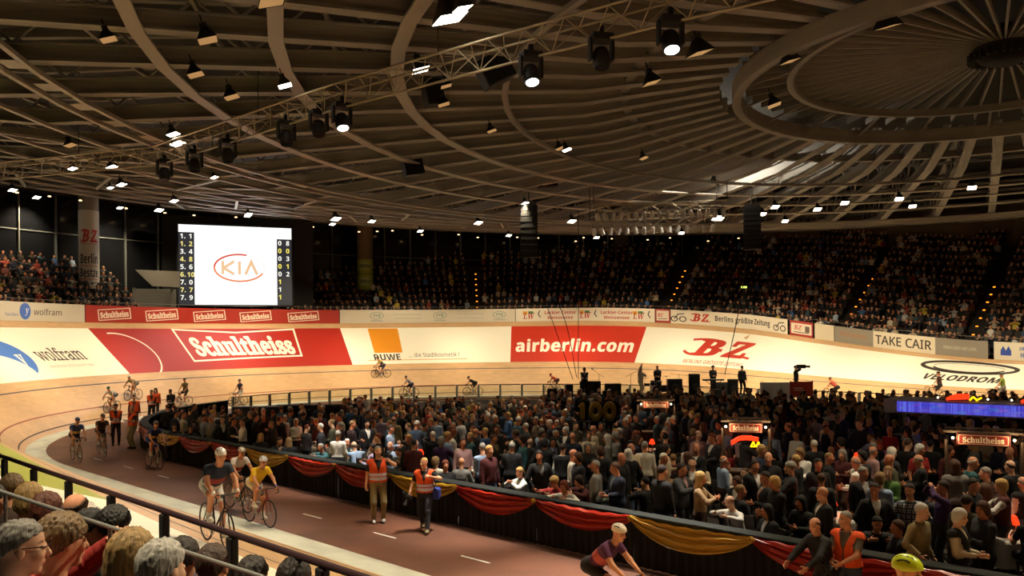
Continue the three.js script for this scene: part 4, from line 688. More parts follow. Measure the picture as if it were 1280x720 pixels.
  // white cabin panels and the red banner panel beside the stage
  const q1 = atDepth(969, 482, 47.5), p1 = thing('white_cabin', 'low white panelled cabin behind the crowd', 'cabin', [q1.x, 0, q1.z], stageTurn); for (let k = 0; k < 3; k++) { obj('panel', rbox(0.52, 1.85, 0.5, 0.015, -0.55 + k * 0.54, 0.95, 0), mat(0xd8d4cc, 0.6), p1); }
  const q2 = atDepth(1002, 482, 47), p2 = thing('red_banner_stand', 'red banner panel with white lines on posts', 'banner', [q2.x, 0, q2.z], stageTurn); obj('cloth', canvasPanel(1.3, 0.85, 130, 85, x => { x.fillStyle = '#a8301c'; x.fillRect(0, 0, 130, 85); x.fillStyle = '#e8d0c0'; x.fillRect(20, 35, 50, 6); x.fillRect(20, 48, 60, 4); }, 0, 1.5, 0.02), panelMat, p2); for (const x of [-0.63, 0.63]) obj('post', box(0.05, 1.95, 0.04, x, 1.0, -0.02), blk, p2);
}
// ---- beer stalls: post frame, counter, roof sign with two bulbs, glowing swoosh below
const bulbG = new THREE.SphereGeometry(0.03, 10, 8), bulbM = glow(0xffe8c0, 6);
const neonRed = glow(0xff3010, 2.2), neonYellow = glow(0xffc810, 2.2);
function stall(px, py, D, w, label, neon) {
  const p = atDepth(px, py, D), t = thing('beer_stall', label, 'stall', [p.x, 0, p.z], facing(p)), top = p.y;
  for (const x of [-w * 0.75, w * 0.75]) for (const z of [-0.5, 0.3]) obj('post', box(0.05, top - 0.04, 0.05, x, top / 2, z), mat(0x4a3a2c, 0.6), t);
  obj('counter', rbox(w * 1.6, 0.06, 0.55, 0.02, 0, 1.05, 0.1), mat(0x5a4026, 0.5), t); obj('counter_front', box(w * 1.5, 1.0, 0.04, 0, 0.53, 0.3), mat(0x3a1612, 0.7), t);
  const sg = obj('sign_board', rbox(w + 0.06, 0.26, 0.04, 0.01, 0, top, 0.36), mat(0x4a120c, 0.6), t);
  obj('sign_print', canvasPanel(w, 0.22, 256, 64, x => { x.fillStyle = '#7a1a12'; x.fillRect(0, 0, 256, 64); x.strokeStyle = '#d8c8a8'; x.lineWidth = 3; x.strokeRect(4, 4, 248, 56); fitText(x, 'Schultheiss', SER, 128, 32, 210, 38, '#e8dcc0', '#e8dcc0', 4); }, 0, top, 0.382), panelMat, sg);
  obj('roof_bar', [box(w * 1.6, 0.05, 0.05, 0, top + 0.16, 0.32), box(w * 1.6, 0.05, 0.05, 0, top + 0.16, -0.5)], mat(0x4a3a2c, 0.6), t);
  for (const x of [-w / 2 - 0.1, w / 2 + 0.1]) { obj('bulb', bulbG.clone().translate(x, top + 0.03, 0.42), bulbM, t); const l = new THREE.PointLight(0xffd8a0, 0.7, 0, 2); l.position.copy(V(x, top + 0.03, 0.5)).applyAxisAngle(UPV, t.rotation.y).add(t.position); l.castShadow = true; scene.add(l); }
  if (neon) {
    const c = new THREE.CatmullRomCurve3([V(-w * 0.46, top - 0.36, 0.37), V(-w * 0.2, top - 0.24, 0.37), V(w * 0.1, top - 0.22, 0.37), V(w * 0.4, top - 0.26, 0.37)]); obj('neon_tube', [new THREE.TubeGeometry(c, 16, 0.035, 6), new THREE.TubeGeometry(new THREE.CatmullRomCurve3(c.points.map(q => q.clone().add(V(0, -0.06, 0)))), 16, 0.03, 6)], neonRed, t);
    obj('neon_letters', [bar(V(w * 0.16, top - 0.46, 0.39), V(w * 0.24, top - 0.34, 0.39), 0.022), bar(V(w * 0.24, top - 0.34, 0.39), V(w * 0.3, top - 0.46, 0.39), 0.022), bar(V(w * 0.33, top - 0.46, 0.39), V(w * 0.4, top - 0.34, 0.39), 0.022), bar(V(w * 0.4, top - 0.34, 0.39), V(w * 0.46, top - 0.46, 0.39), 0.022), bar(V(w * 0.14, top - 0.46, 0.39), V(w * 0.48, top - 0.46, 0.39), 0.018)], neonYellow, t);
  }
  blocked.push([p.x, p.z, 1.1]);
}
stall(932, 533, 21, 0.76, 'beer stall with red sign, two bulbs and a red and yellow neon arc', true);
stall(1229, 548, 18.5, 0.98, 'beer stall with a wide red sign between two bulbs', false);
stall(820, 505, 30, 0.86, 'small distant beer stall with red sign by the stage', false);
{ // gold balloon digits 100
  const p = atDepth(745, 514, 38), t = thing('gold_number', 'gold balloon number hundred above the crowd', 'decoration', [p.x, p.y - 0.42, p.z], facing(p)); const gm = mat(0xc8a440, 0.3, 0.25);
  const dg = (f, x) => obj('digit', f.translate(x, 0, 0), gm, t);
  dg(merged([new THREE.CapsuleGeometry(0.11, 0.6, 4, 10).translate(0, 0.42, 0), bar(V(0, 0.74, 0), V(-0.16, 0.6, 0), 0.09, 0.07, 8)]), -0.62);
  for (const x of [-0.02, 0.62]) { const z = new THREE.TorusGeometry(0.22, 0.11, 10, 20); z.scale(0.95, 1.4, 1); z.translate(0, 0.42, 0); dg(z, x); }
  obj('stand', [box(1.7, 0.06, 0.3, 0, -0.06, 0), box(0.06, p.y - 0.46, 0.06, -0.7, -(p.y - 0.46) / 2 - 0.06, 0), box(0.06, p.y - 0.46, 0.06, 0.7, -(p.y - 0.46) / 2 - 0.06, 0)], blk, t); blocked.push([p.x, p.z, 0.9]);
}
for (const [x, y, D, w] of [[322, 513, 46, 2.6], [388, 513, 47, 3.8]]) { const p = atDepth(x, y, D), t = thing('flight_case', 'long black flight case standing inside the clear fence', 'case', [p.x, 0.022, p.z], YAW, 'black flight cases'); obj('case_body', rbox(w, 0.85, 0.7, 0.03, 0, 0.43, 0), blk, t); for (const e of [-1, 1]) obj('edge_rail', box(0.03, 0.86, 0.72, e * w * 0.5, 0.43, 0), mat(0x55544e, 0.4, 0.6), t); obj('latch', box(0.12, 0.1, 0.02, 0, 0.6, 0.36), mat(0x77756e, 0.4, 0.6), t); blocked.push([p.x, p.z, w * 0.6]); }
{ // blue lit bar canopy
  const a = atDepth(1104, 505, 28), b = atDepth(1330, 507, 24.5), mid = V().addVectors(a, b).multiplyScalar(0.5), L = a.distanceTo(b), t = thing('lit_bar', 'bar with a glowing violet blue canopy fascia and neon on top', 'bar', [mid.x, 0, mid.z], Math.atan2(b.x - a.x, b.z - a.z) - Math.PI / 2), h = 2.1;
  const tex = canvasTex(512, 48, (x) => { const R = rng(77); for (let k = 0; k < 512; k += 4) { const v = R(); x.fillStyle = `rgb(${70 + v * 40 | 0},${60 + v * 60 | 0},${190 + v * 60 | 0})`; x.fillRect(k, 0, 4, 48); } for (let k = 0; k < 60; k++) { x.fillStyle = `rgba(${40 + R() * 130 | 0},${40 + R() * 100 | 0},200,0.5)`; x.fillRect(R() * 512, R() * 48, 10 + R() * 30, 4 + R() * 8); } });
  obj('fascia_body', rbox(L, 0.46, 1.6, 0.03, 0, h - 0.02, -0.82), mat(0xb8b0c4, 0.6), t);
  obj('fascia_light', new THREE.PlaneGeometry(L - 0.5, 0.34).translate(0.2, h - 0.02, 0.0), mat(0x000000, 0.5, 0, { emissive: 0xffffff, emissiveMap: tex, emissiveIntensity: 0.85 }), t);
  for (const x of [-L / 2 + 0.1, L / 2 - 0.1]) for (const z of [-0.1, -1.5]) obj('post', box(0.1, h - 0.26, 0.1, x, (h - 0.26) / 2 + 0.02, z), mat(0x55535a, 0.5), t);
  obj('counter', rbox(L - 0.4, 0.08, 0.6, 0.02, 0, 1.06, -0.4), mat(0x3a3230, 0.5), t); obj('counter_front', box(L - 0.5, 0.98, 0.05, 0, 0.53, -0.15), mat(0x1c1a1c, 0.7), t);
  for (const x of [-L / 2 + 2.3, -L / 2 + 4.4]) { obj('neon_tube', [tubePath([V(x - 0.35, h + 0.27, -0.1), V(x - 0.1, h + 0.4, -0.1), V(x + 0.3, h + 0.42, -0.1)], 0.05, 6, 14), tubePath([V(x - 0.3, h + 0.3, -0.1), V(x, h + 0.32, -0.1), V(x + 0.3, h + 0.34, -0.1)], 0.05, 6, 14)], neonRed, t); obj('neon_letters', [bar(V(x + 0.32, h + 0.26, -0.1), V(x + 0.42, h + 0.38, -0.1), 0.03), bar(V(x + 0.42, h + 0.38, -0.1), V(x + 0.55, h + 0.26, -0.1), 0.03), bar(V(x + 0.5, h + 0.26, -0.1), V(x + 0.66, h + 0.36, -0.1), 0.03)], neonYellow, t); for (const e of [-0.6, 0.85]) obj('bulb', bulbG.clone().translate(x + e, h + 0.32, -0.05), bulbM, t); }
  const rl = new THREE.RectAreaLight(0x6a5cff, 3, L - 0.5, 0.34); rl.position.copy(V(0.2, h - 0.02, 0.03)).applyAxisAngle(UPV, t.rotation.y).add(t.position); rl.rotation.y = t.rotation.y + Math.PI; rl.lookAt(V(0.2, h - 0.02, 5).applyAxisAngle(UPV, t.rotation.y).add(t.position)); scene.add(rl);
  for (let k = 0; k < 5; k++) { const q = V().lerpVectors(a, b, k / 4); blocked.push([q.x - SY * 0.7, q.z - CY * 0.7, 1.35]); }
}
// ---------------------------------------------------------------- people placed one by one
const COL = { white: 0xe6e2da, cream: 0xcfc0a0, offwhite: 0xd8d0c0, grey: 0x77756f, 'dark grey': 0x3a3a3a, charcoal: 0x26262a, black: 0x101012, navy: 0x1a2238, blue: 0x3a5a8c, 'pale blue': 0x8fa6c4, teal: 0x2c5a60, olive: 0x6a6440, 'dark olive': 0x3c3a28, khaki: 0x8a7850, brown: 0x4c3424, tan: 0x9a7c58, red: 0x9c2420, maroon: 0x4c1618, purple: 0x3c2050, lavender: 0x9c90ac, pink: 0xb89090, green: 0x4c7030, orange: 0xe8561c, yellow: 0xe8c020, denim: 0x3c4c66 };
const HAIRC = { black: 0x14100e, dark: 0x2a1c14, brown: 0x4a3020, red: 0x6a3018, blond: 0xb89458, grey: 0x8c8880, white: 0xcfccc4, sandy: 0x8a6c44 };
const HAIRN = { short: 'short', crop: 'cropped', fringe: 'balding', long: 'long', bob: 'chin length', curly: 'curly', none: 'no' };
const HEADY = {}; function headY(pose) { return figure(pose, 0.034, 0.016).head.y + 0.01; }
const POSEW = { stand: 'standing', talk: 'gesturing', hold: 'holding a drink', pocket: 'hands pocketed', clap: 'clapping', shoot: 'raising a camera', raise: 'arm raised', leanfwd: 'leaning forward', sit: 'seated', sitlean: 'seated leaning forward', sitclap: 'seated clapping', sitlap: 'seated hands in lap', walk: 'walking', rail: 'standing' };
// outfit codes: kind:top[:inner[:tie]][/legs]
function wearOf(code) {
  const [up, legs = 'charcoal'] = code.split('/'), [kind, a, b, c] = up.split(':'), W = [], lc = COL[legs];
  if (kind === 'suit') { W.push(['shirt', COL[b || 'white']], ['jacket', COL[a]]); if (c) W.push(['tie', COL[c]]); }
  else if (kind === 'vest') W.push(['shirt', COL[b || 'white']], ['vest', COL[a]]);
  else if (kind === 'shirt') { W.push(['shirt', COL[a]]); if (c || b) W.push(['tie', COL[b]]); }
  else W.push([kind, COL[a]]);
  W.push(['trousers', lc], ...shoesOf(COL.black)); return W;
}
function wearText(code) {
  const [up] = code.split('/'), [kind, a, b, c] = up.split(':');
  if (kind === 'suit') return `${a} jacket over ${b || 'white'} shirt` + (c ? ` and ${c} tie` : '');
  if (kind === 'vest') return `${a} waistcoat over ${b || 'white'} shirt`;
  if (kind === 'shirt' && b) return `${a} shirt and ${b} tie`;
  return `${a} ${kind === 'tshirt' ? 'T-shirt' : kind}`;
}
// chairs for those who sit
const chairM = mat(0x2a2420, 0.6), chairSeat = rbox(0.42, 0.04, 0.42, 0.015, 0, 0.43, -0.02), chairBack = rbox(0.4, 0.34, 0.03, 0.012, 0, 0.74, -0.24), chairLeg = box(0.03, 0.4, 0.03, 0, 0.222, 0);
function chairFor(x, z, turn) {
  const t = thing('chair', 'dark wooden chair under a seated infield guest', 'chair', [x, 0, z], turn, 'chairs of the seated guests');
  obj('seat', chairSeat, chairM, t); obj('backrest', chairBack, chairM, t); for (const a of [-0.18, 0.18]) { for (const b of [-0.2, 0.16]) obj('leg', chairLeg, chairM, t).position.set(a, 0, b); obj('back_post', box(0.025, 0.5, 0.025, a, 0.69, -0.225), chairM, t); }
}
const taken = [];
const inInfield = (x, z, m) => Math.hypot(Math.max(Math.abs(x) - IL, 0), z) < IR - m;
function guestLabel(hair, hc, code, pose, extra) { let a = `infield guest, ${hair === 'none' ? 'bald' : HAIRN[hair] + ' ' + hc + ' hair'}, ${wearText(code)}, ${POSEW[pose]}`, b = extra ? a + ' ' + extra : a; if (a.split(' ').length > 16) a = a.replace(/, seated.*/, ', seated').replace('infield guest', 'guest'); return b.split(' ').length > 16 ? a : b; }
function guest(px, py, pose, deg, hair, hc, code, extra = '', opt = {}) {
  const sc = opt.scale || 1, p = opt.at || atHeight(px, py, headY(pose) * sc + (opt.y0 || 0.02)), q = V(p.x, 0, p.z);
  for (let k = 0; k < 40 && !inInfield(p.x, p.z, 0.62); k++) { const D = pixelOf(V(p.x, 1, p.z))[2] + 0.08; p.copy(atDepth(px, py, D)); } { const hd = figure(pose, 0.034, 0.016).head, a = facing(V(p.x, 0, p.z), deg), m = 0.85; if (inInfield(p.x - (hd.x * Math.cos(a) + hd.z * Math.sin(a)) * m, p.z - (hd.z * Math.cos(a) - hd.x * Math.sin(a)) * m, 0.5)) { p.x -= (hd.x * Math.cos(a) + hd.z * Math.sin(a)) * m; p.z -= (hd.z * Math.cos(a) - hd.x * Math.sin(a)) * m; } } for (let k = 1; k < 14 && taken.some(t => (t[0] - p.x) ** 2 + (t[1] - p.z) ** 2 < 0.24); k++) { const u = V(p.x - CX, 0, p.z - CZ).normalize(), e = 0.11 * k * (k % 2 ? 1 : -1), nx = p.x + u.x * e, nz = p.z + u.z * e; if (inInfield(nx, nz, 0.6)) { p.x = nx; p.z = nz; } }
  q.set(p.x, 0, p.z);
  const turn = facing(q, deg), text = opt.label || guestLabel(hair, hc, code, pose, extra);
  const t = person({ pose, pos: [p.x, opt.y0 || 0.02, p.z], turn, skin: opt.skin ?? Math.floor(hash2(px, py) * 5), hair, hairColor: HAIRC[hc], wear: opt.wear || wearOf(code), label: text, group: opt.group || 'guests in the infield', scale: sc, cell: opt.cell, hc: opt.hc, fat: opt.fat || (hash2(px * 3, py) > 0.6 && (/stand|hold|talk|pocket/.test(pose)) && !/long|bob/.test(hair) ? 1.12 : 1) });
  if (pose.startsWith('sit') && !opt.nochair) chairFor(p.x, p.z, turn);
  taken.push([p.x, p.z]); return t;
}
const GUESTS = [
  // at the right end of the barrier
  [1028, 617, 'stand', -70, 'none', 'dark', 'suit:black:white', 'by the red lamp'], [1093, 612, 'pocket', 15, 'short', 'dark', 'suit:black:white', 'tall beside the checked shirt'], [1079, 591, 'talk', 30, 'short', 'grey', 'suit:black:white'], [1152, 640, 'rail', 60, 'short', 'white', 'sweater:khaki', 'with a hand on the barrier'], [1200, 650, 'hold', 75, 'bob', 'white', 'vest:black:cream', 'at the barrier'], [1208, 627, 'stand', 170, 'short', 'dark', 'sweater:dark olive'], [1228, 633, 'talk', -60, 'bob', 'brown', 'coat:charcoal'], [1217, 606, 'stand', 60, 'short', 'dark', 'suit:black:charcoal'], [1251, 608, 'clap', -80, 'bob', 'blond', 'vest:maroon:white'],
  [1096, 652, 'sitlean', 10, 'short', 'black', 'sweater:black', 'behind the barrier'], [1121, 672, 'sitlap', -70, 'short', 'brown', 'sweater:charcoal', 'low behind the barrier'],
  [968, 603, 'hold', -60, 'bob', 'blond', 'sweater:black'], [956, 597, 'talk', -70, 'short', 'dark', 'suit:black:white:orange'], [944, 582, 'stand', 30, 'short', 'dark', 'suit:black:white'], [914, 627, 'sitlean', -45, 'fringe', 'brown', 'shirt:white:brown', 'at the barrier'], [959, 638, 'sit', -60, 'long', 'black', 'suit:black:white'], [1001, 627, 'sit', -40, 'long', 'black', 'sweater:black'], [876, 597, 'clap', 80, 'long', 'blond', 'shirt:tan/brown'], [853, 597, 'clap', 60, 'short', 'dark', 'suit:dark grey:pink'], [1023, 580, 'stand', 20, 'short', 'black', 'sweater:black'], [908, 583, 'sit', 60, 'short', 'brown', 'shirt:offwhite'], [931, 591, 'sit', -50, 'crop', 'brown', 'shirt:white'], [921, 604, 'sit', -30, 'bob', 'brown', 'vest:charcoal:white'], [995, 543, 'stand', -40, 'short', 'dark', 'shirt:white'], [964, 541, 'stand', 0, 'short', 'grey', 'shirt:pale blue:brown'], [1000, 566, 'hold', -20, 'bob', 'sandy', 'shirt:white'], [1110, 590, 'talk', -30, 'short', 'sandy', 'sweater:green'], [1100, 598, 'stand', 160, 'bob', 'sandy', 'shirt:pale blue'], [1148, 575, 'hold', -80, 'fringe', 'grey', 'suit:black:orange'], [1163, 556, 'stand', 170, 'crop', 'black', 'coat:black'], [1216, 555, 'stand', 40, 'short', 'dark', 'coat:black', 'before the wide red sign'], [1262, 565, 'talk', -60, 'none', 'dark', 'suit:black:charcoal', 'beside the wide red sign'], [1187, 563, 'talk', 50, 'bob', 'brown', 'sweater:maroon'],
  // along the barrier, middle
  [650, 590, 'sitclap', -60, 'short', 'blond', 'sweater:white', 'at the barrier'], [671, 587, 'sitclap', -20, 'long', 'white', 'suit:teal:white', 'at the barrier'], [694, 602, 'sitlean', -50, 'curly', 'blond', 'sweater:red', 'at the barrier'], [706, 603, 'sitlean', -30, 'bob', 'red', 'shirt:offwhite', 'at the barrier'], [725, 601, 'sitlean', -60, 'bob', 'dark', 'sweater:maroon', 'at the barrier'], [744, 582, 'stand', -100, 'crop', 'grey', 'sweater:grey', 'behind the seated women'], [722, 584, 'stand', -70, 'bob', 'brown', 'coat:charcoal'], [769, 585, 'hold', -60, 'short', 'brown', 'suit:navy:pale blue'], [777, 572, 'stand', 50, 'none', 'brown', 'suit:black:black'], [789, 560, 'talk', 30, 'fringe', 'grey', 'sweater:cream/denim'], [806, 558, 'stand', 180, 'short', 'grey', 'sweater:offwhite/black'], [832, 547, 'stand', 170, 'short', 'black', 'coat:black/denim'], [807, 603, 'sitclap', -140, 'short', 'black', 'sweater:black', 'by the gold swag'], [704, 575, 'stand', 160, 'short', 'dark', 'vest:black:white'], [674, 566, 'pocket', 20, 'short', 'dark', 'suit:black:grey'], [717, 570, 'stand', 80, 'none', 'dark', 'shirt:offwhite'], [640, 558, 'stand', 170, 'short', 'grey', 'coat:black'], [617, 548, 'talk', 60, 'short', 'brown', 'suit:dark olive:tan'], [602, 575, 'sitlean', -80, 'fringe', 'brown', 'shirt:white', 'at the barrier'], [577, 578, 'sit', 165, 'none', 'brown', 'sweater:grey', 'at the barrier'], [579, 553, 'stand', 10, 'short', 'brown', 'shirt:pink'], [557, 581, 'sitlap', 30, 'bob', 'red', 'tshirt:black', 'at the barrier'], [545, 580, 'sitlap', 150, 'bob', 'sandy', 'shirt:offwhite', 'at the barrier'],
  [511, 567, 'sitlean', -70, 'short', 'brown', 'shirt:cream', 'at the barrier'], [500, 565, 'sitlean', -80, 'short', 'dark', 'suit:dark olive:tan', 'at the barrier'], [488, 557, 'sit', -40, 'none', 'grey', 'shirt:pale blue'], [466, 559, 'sit', -120, 'short', 'dark', 'shirt:lavender', 'at the barrier'], [443, 557, 'sitlean', -150, 'fringe', 'grey', 'shirt:pale blue', 'at the barrier'], [434, 553, 'sit', 20, 'crop', 'white', 'shirt:teal'], [402, 559, 'sitlean', -60, 'crop', 'grey', 'sweater:teal', 'at the barrier'], [423, 546, 'stand', 160, 'short', 'grey', 'shirt:white'], [385, 546, 'sitclap', 40, 'short', 'grey', 'shirt:white', 'at the barrier'], [361, 552, 'sit', -170, 'long', 'sandy', 'sweater:black', 'at the barrier'], [349, 551, 'sitlean', 30, 'short', 'dark', 'suit:black:white', 'at the barrier'], [326, 549, 'sit', 20, 'long', 'blond', 'sweater:charcoal', 'at the barrier'],
  [544, 525, 'stand', 180, 'short', 'dark', 'shirt:pale blue'], [476, 522, 'stand', 175, 'short', 'dark', 'shirt:lavender'], [492, 525, 'stand', 180, 'fringe', 'brown', 'sweater:khaki'], [439, 510, 'stand', 180, 'short', 'grey', 'shirt:blue'], [459, 530, 'stand', 20, 'short', 'black', 'suit:black:white'],
  [303, 529, 'talk', -80, 'short', 'brown', 'shirt:white', 'near the left swags'], [292, 527, 'stand', 60, 'short', 'dark', 'suit:black:pink'], [278, 528, 'pocket', 10, 'short', 'dark', 'suit:black:white'], [256, 531, 'stand', 70, 'short', 'dark', 'shirt:pale blue'], [264, 525, 'stand', -60, 'short', 'grey', 'sweater:grey'], [230, 523, 'stand', 80, 'crop', 'dark', 'shirt:cream'], [221, 519, 'talk', 60, 'short', 'dark', 'suit:navy:white'], [329, 522, 'stand', 180, 'none', 'brown', 'coat:black'], [348, 525, 'stand', 170, 'short', 'red', 'coat:black'], [370, 527, 'hold', 30, 'crop', 'white', 'shirt:white'], [238, 548, 'sit', 20, 'short', 'dark', 'sweater:charcoal', 'behind the left swags'], [219, 545, 'sit', -20, 'short', 'black', 'sweater:black', 'behind the left swags'],
];
for (const g of GUESTS) guest(...g);
// checked shirts: small woven check
const checkTex = (a, b) => { const t = canvasTex(64, 64, x => { x.fillStyle = a; x.fillRect(0, 0, 64, 64); x.fillStyle = b; x.fillRect(0, 0, 20, 64); x.fillRect(0, 0, 64, 20); x.fillStyle = '#11131a'; x.fillRect(40, 0, 6, 64); x.fillRect(0, 40, 64, 6); }, true); return t; };
function checkMat(a, b) { return mat(0xffffff, 0.85, 0, { map: checkTex(a, b) }); }
function uvFlat(g, sc) { const p = g.attributes.position, uv = new Float32Array(p.count * 2); for (let k = 0; k < p.count; k++) { uv[2 * k] = (p.getX(k) + p.getZ(k) * 0.7) * sc; uv[2 * k + 1] = p.getY(k) * sc; } g.setAttribute('uv', new THREE.BufferAttribute(uv, 2)); }
{
  uvFlat(garment(figure('pocket', 0.034, 0.016, 1), 'shirt'), 11); uvFlat(garment(figure('sitclap', 0.034, 0.016, 1), 'shirt'), 13);
  guest(1137, 613, 'pocket', 5, 'short', 'dark', 'shirt:grey', '', { fat: 1, label: 'dark haired man in a black and white checked shirt, standing', wear: [['shirt', checkMat('#b8bcc0', '#3a4450')], ['trousers', COL.charcoal], ...shoesOf(COL.black)] });
  guest(766, 612, 'sitclap', -150, 'crop', 'red', 'shirt:green', '', { scale: 0.86, fat: 1, label: 'red haired child in a green checked shirt seated at the barrier', wear: [['shirt', checkMat('#c8d0bc', '#3c6048')], ['trousers', COL.denim], ...shoesOf(COL.black)] });
  const ph = guest(1178, 609, 'shoot', -75, 'short', 'dark', 'shirt:purple', '', { fat: 1, label: 'man in a purple shirt holding up a small camera with both hands' });
  const f = figure('shoot', 0.034, 0.016), c = thing('small_camera', 'small black camera held up by the man in purple', 'camera'); obj('camera_body', rbox(0.1, 0.065, 0.03, 0.008), blk, c); obj('lens', new THREE.CylinderGeometry(0.024, 0.026, 0.03, 12).rotateX(Math.PI / 2).translate(0, 0, 0.03), blk2, c);
  const h = V().addVectors(f.hands[0], f.hands[1]).multiplyScalar(0.5).add(V(0, 0.05, 0.07)).applyAxisAngle(UPV, ph.rotation.y).add(ph.position); c.position.copy(h); c.rotation.y = ph.rotation.y;
}
// stage people
const stagePerson = (x, z, pose, deg, hair, hc, code, label) => { const q = stageP(x, z); person({ pose, pos: [q[0], SH, q[1]], turn: facing(V(q[0], 0, q[1]), deg), skin: 1, hair, hairColor: HAIRC[hc], wear: wearOf(code), label, cell: 0.045, hc: 0.022 }); };
stagePerson(-0.45, 1.1, 'raise', 60, 'short', 'black', 'suit:offwhite:white/offwhite', 'singer in a white suit on the stage with an arm out');
stagePerson(-3.8, 0.6, 'hold', 0, 'bob', 'dark', 'vest:black:white/black', 'musician in black waistcoat and white sleeves on the stage');
stagePerson(4.4, -0.7, 'hold', 20, 'curly', 'black', 'sweater:black/black', 'curly haired keyboard player in black on the stage');
stagePerson(5.95, 0.3, 'stand', 150, 'short', 'black', 'sweater:charcoal/black', 'stage hand in charcoal beside the loudspeaker');
stagePerson(1.0, -1.2, 'hold', 0, 'short', 'black', 'sweater:black/black', 'drummer in black behind the drum kit');
// ---- generic guests: nearest ones as individuals, the rest one crowd object
const R7 = rng(4711), pick = a => a[Math.floor(R7() * a.length)];
const tops = [['suit:black:white', 9], ['suit:charcoal:white', 6], ['suit:navy:pale blue', 4], ['suit:dark grey:white:red', 2], ['suit:black:pale blue:maroon', 2], ['coat:black', 8], ['coat:charcoal', 5], ['coat:brown', 3], ['sweater:black', 8], ['sweater:charcoal', 5], ['sweater:grey', 3], ['sweater:maroon', 3], ['sweater:navy', 4], ['sweater:dark olive', 3], ['shirt:white', 5], ['shirt:pale blue', 4], ['shirt:lavender', 2], ['shirt:cream', 2], ['shirt:pink', 1], ['shirt:blue', 2], ['shirt:teal', 2], ['tshirt:red', 1], ['tshirt:black', 2], ['vest:black:white', 2], ['sweater:purple', 1], ['sweater:tan', 2], ['sweater:red', 1]];
const topBag = tops.flatMap(([c, n]) => Array(n).fill(c)), hairBag = [['short', 6], ['crop', 3], ['fringe', 2], ['none', 2], ['long', 3], ['bob', 3], ['curly', 1]].flatMap(([c, n]) => Array(n).fill(c)), hcBag = ['black', 'dark', 'dark', 'brown', 'brown', 'grey', 'white', 'blond', 'sandy', 'red'];
const poseBag = ['stand', 'stand', 'talk', 'hold', 'hold', 'pocket', 'clap', 'stand', 'sit', 'sitlap'];
const spots = [];
for (let tries = 0; tries < 60000 && spots.length < 1150; tries++) {
  const x = -40 + R7() * 62, z = -17 + R7() * 34.4; if (!inInfield(x, z, 0.75)) continue;
  const q = pixelOf(V(x, 1.6, z)); if (q[2] < 8 || q[0] < 150 || q[0] > 1330 || q[1] > 760) continue;
  const limY = q[0] < 430 ? 511 : q[0] < 690 ? 499 : 491; if (q[1] < limY) continue; if (q[0] > 712 && q[0] < 778 && q[1] > 498 && q[1] < 534 && q[2] < 38.5) continue;
  if (q[0] > 640 && q[0] < 1270 && q[1] > 600 && z > 14) continue;
  if (taken.some(t => (t[0] - x) ** 2 + (t[1] - z) ** 2 < (q[2] < 30 ? 0.52 : 0.4)) || blocked.some(t => (t[0] - x) ** 2 + (t[1] - z) ** 2 < t[2] * t[2])) continue;
  taken.push([x, z]); spots.push([q[2], x, z]);
}
spots.sort((a, b) => a[0] - b[0]);
const NIND = 150;
spots.slice(0, NIND).forEach(([D, x, z], i) => {
  let pose = pick(poseBag); const hair = pick(hairBag), hc = hair === 'none' ? 'brown' : pick(hcBag), code = pick(topBag);
  const cell = D > 24 ? 0.045 : 0.036, p = V(x, 0, z), turn = facing(p, R7() * 360), legs = pick(['charcoal', 'black', 'denim', 'navy', 'brown']);
  person({ pose, pos: [x, 0.02, z], turn, skin: Math.floor(R7() * 5), hair, hairColor: HAIRC[hc], wear: wearOf(code + '/' + legs), cell, hc: D > 24 ? 0.022 : 0.016, scale: 0.95 + R7() * 0.1, label: guestLabel(hair, hc, code, pose), group: 'guests in the infield' });
  if (pose.startsWith('sit')) chairFor(x, z, turn);
});
// one crowd object from instanced parts
function crowd(name, label, list, poses, cell, hc, brightTop) { // list: [x, y, z, turn]
  const G = new THREE.Group(); G.name = name; scene.add(G); G.userData = { label, category: 'crowd', kind: 'stuff' };
  const RR = rng(name.length * 77), M = new THREE.Matrix4(), per = poses.map(() => []); list.forEach(l => per[Math.floor(RR() * poses.length)].push(l));
  const darkC = [0x101012, 0x141418, 0x1c1a1a, 0x22252c, 0x2a2422, 0x1a2030, 0x30281f, 0x2c1618, 0x333333], midC = [0x4c4a48, 0x5a2422, 0x3a4a60, 0x4a4838, 0x6a5a48, 0x503a30, 0x35505a], liteC = [0xd8d4cc, 0xb8a890, 0x9aa8bc, 0xa04030, 0xc8b040, 0xb8b8b8, 0x4a70a8, 0xd0c0a8];
  poses.forEach((ps, k) => {
    const fig = figure(ps, cell, hc), L = per[k], W = mat(0xffffff, 0.85);
    const parts = [['people_bodies', fig.body, mat(0xffffff, 0.65, 0, { vertexColors: true }), 'skin'], ['people_tops', garment(fig, 'sweater'), W, 'top'], ['people_trousers', garment(fig, 'trousers'), W, 'leg'], ['people_hair', hairGeo('short', hc * 1.15).clone().applyMatrix4(fig.HM), W, 'hair']];
    for (const [n, g, m, what] of parts) {
      const im = new THREE.InstancedMesh(g, m, L.length), c = new THREE.Color(), R2 = rng(31 + k); im.name = n; im.castShadow = im.receiveShadow = true;
      L.forEach((l, i) => { const a = R2(), b = R2(), d = R2(), e = R2(), hgt = 0.94 + R2() * 0.12; M.makeRotationY(l[3]).scale(V(hgt, hgt, hgt)).setPosition(l[0], l[1], l[2]); im.setMatrixAt(i, M);
        c.setHex(what === 'skin' ? SKINS[Math.floor(a * 5)] : what === 'top' ? (b < brightTop[0] ? darkC[Math.floor(a * 9)] : b < brightTop[1] ? midC[Math.floor(a * 7)] : liteC[Math.floor(a * 8)]) : what === 'leg' ? darkC[Math.floor(d * 9)] : Object.values(HAIRC)[Math.floor(e * 8)]); im.setColorAt(i, c); });
      im.userData.kind = 'stuff'; G.add(im);
    }
  });
}
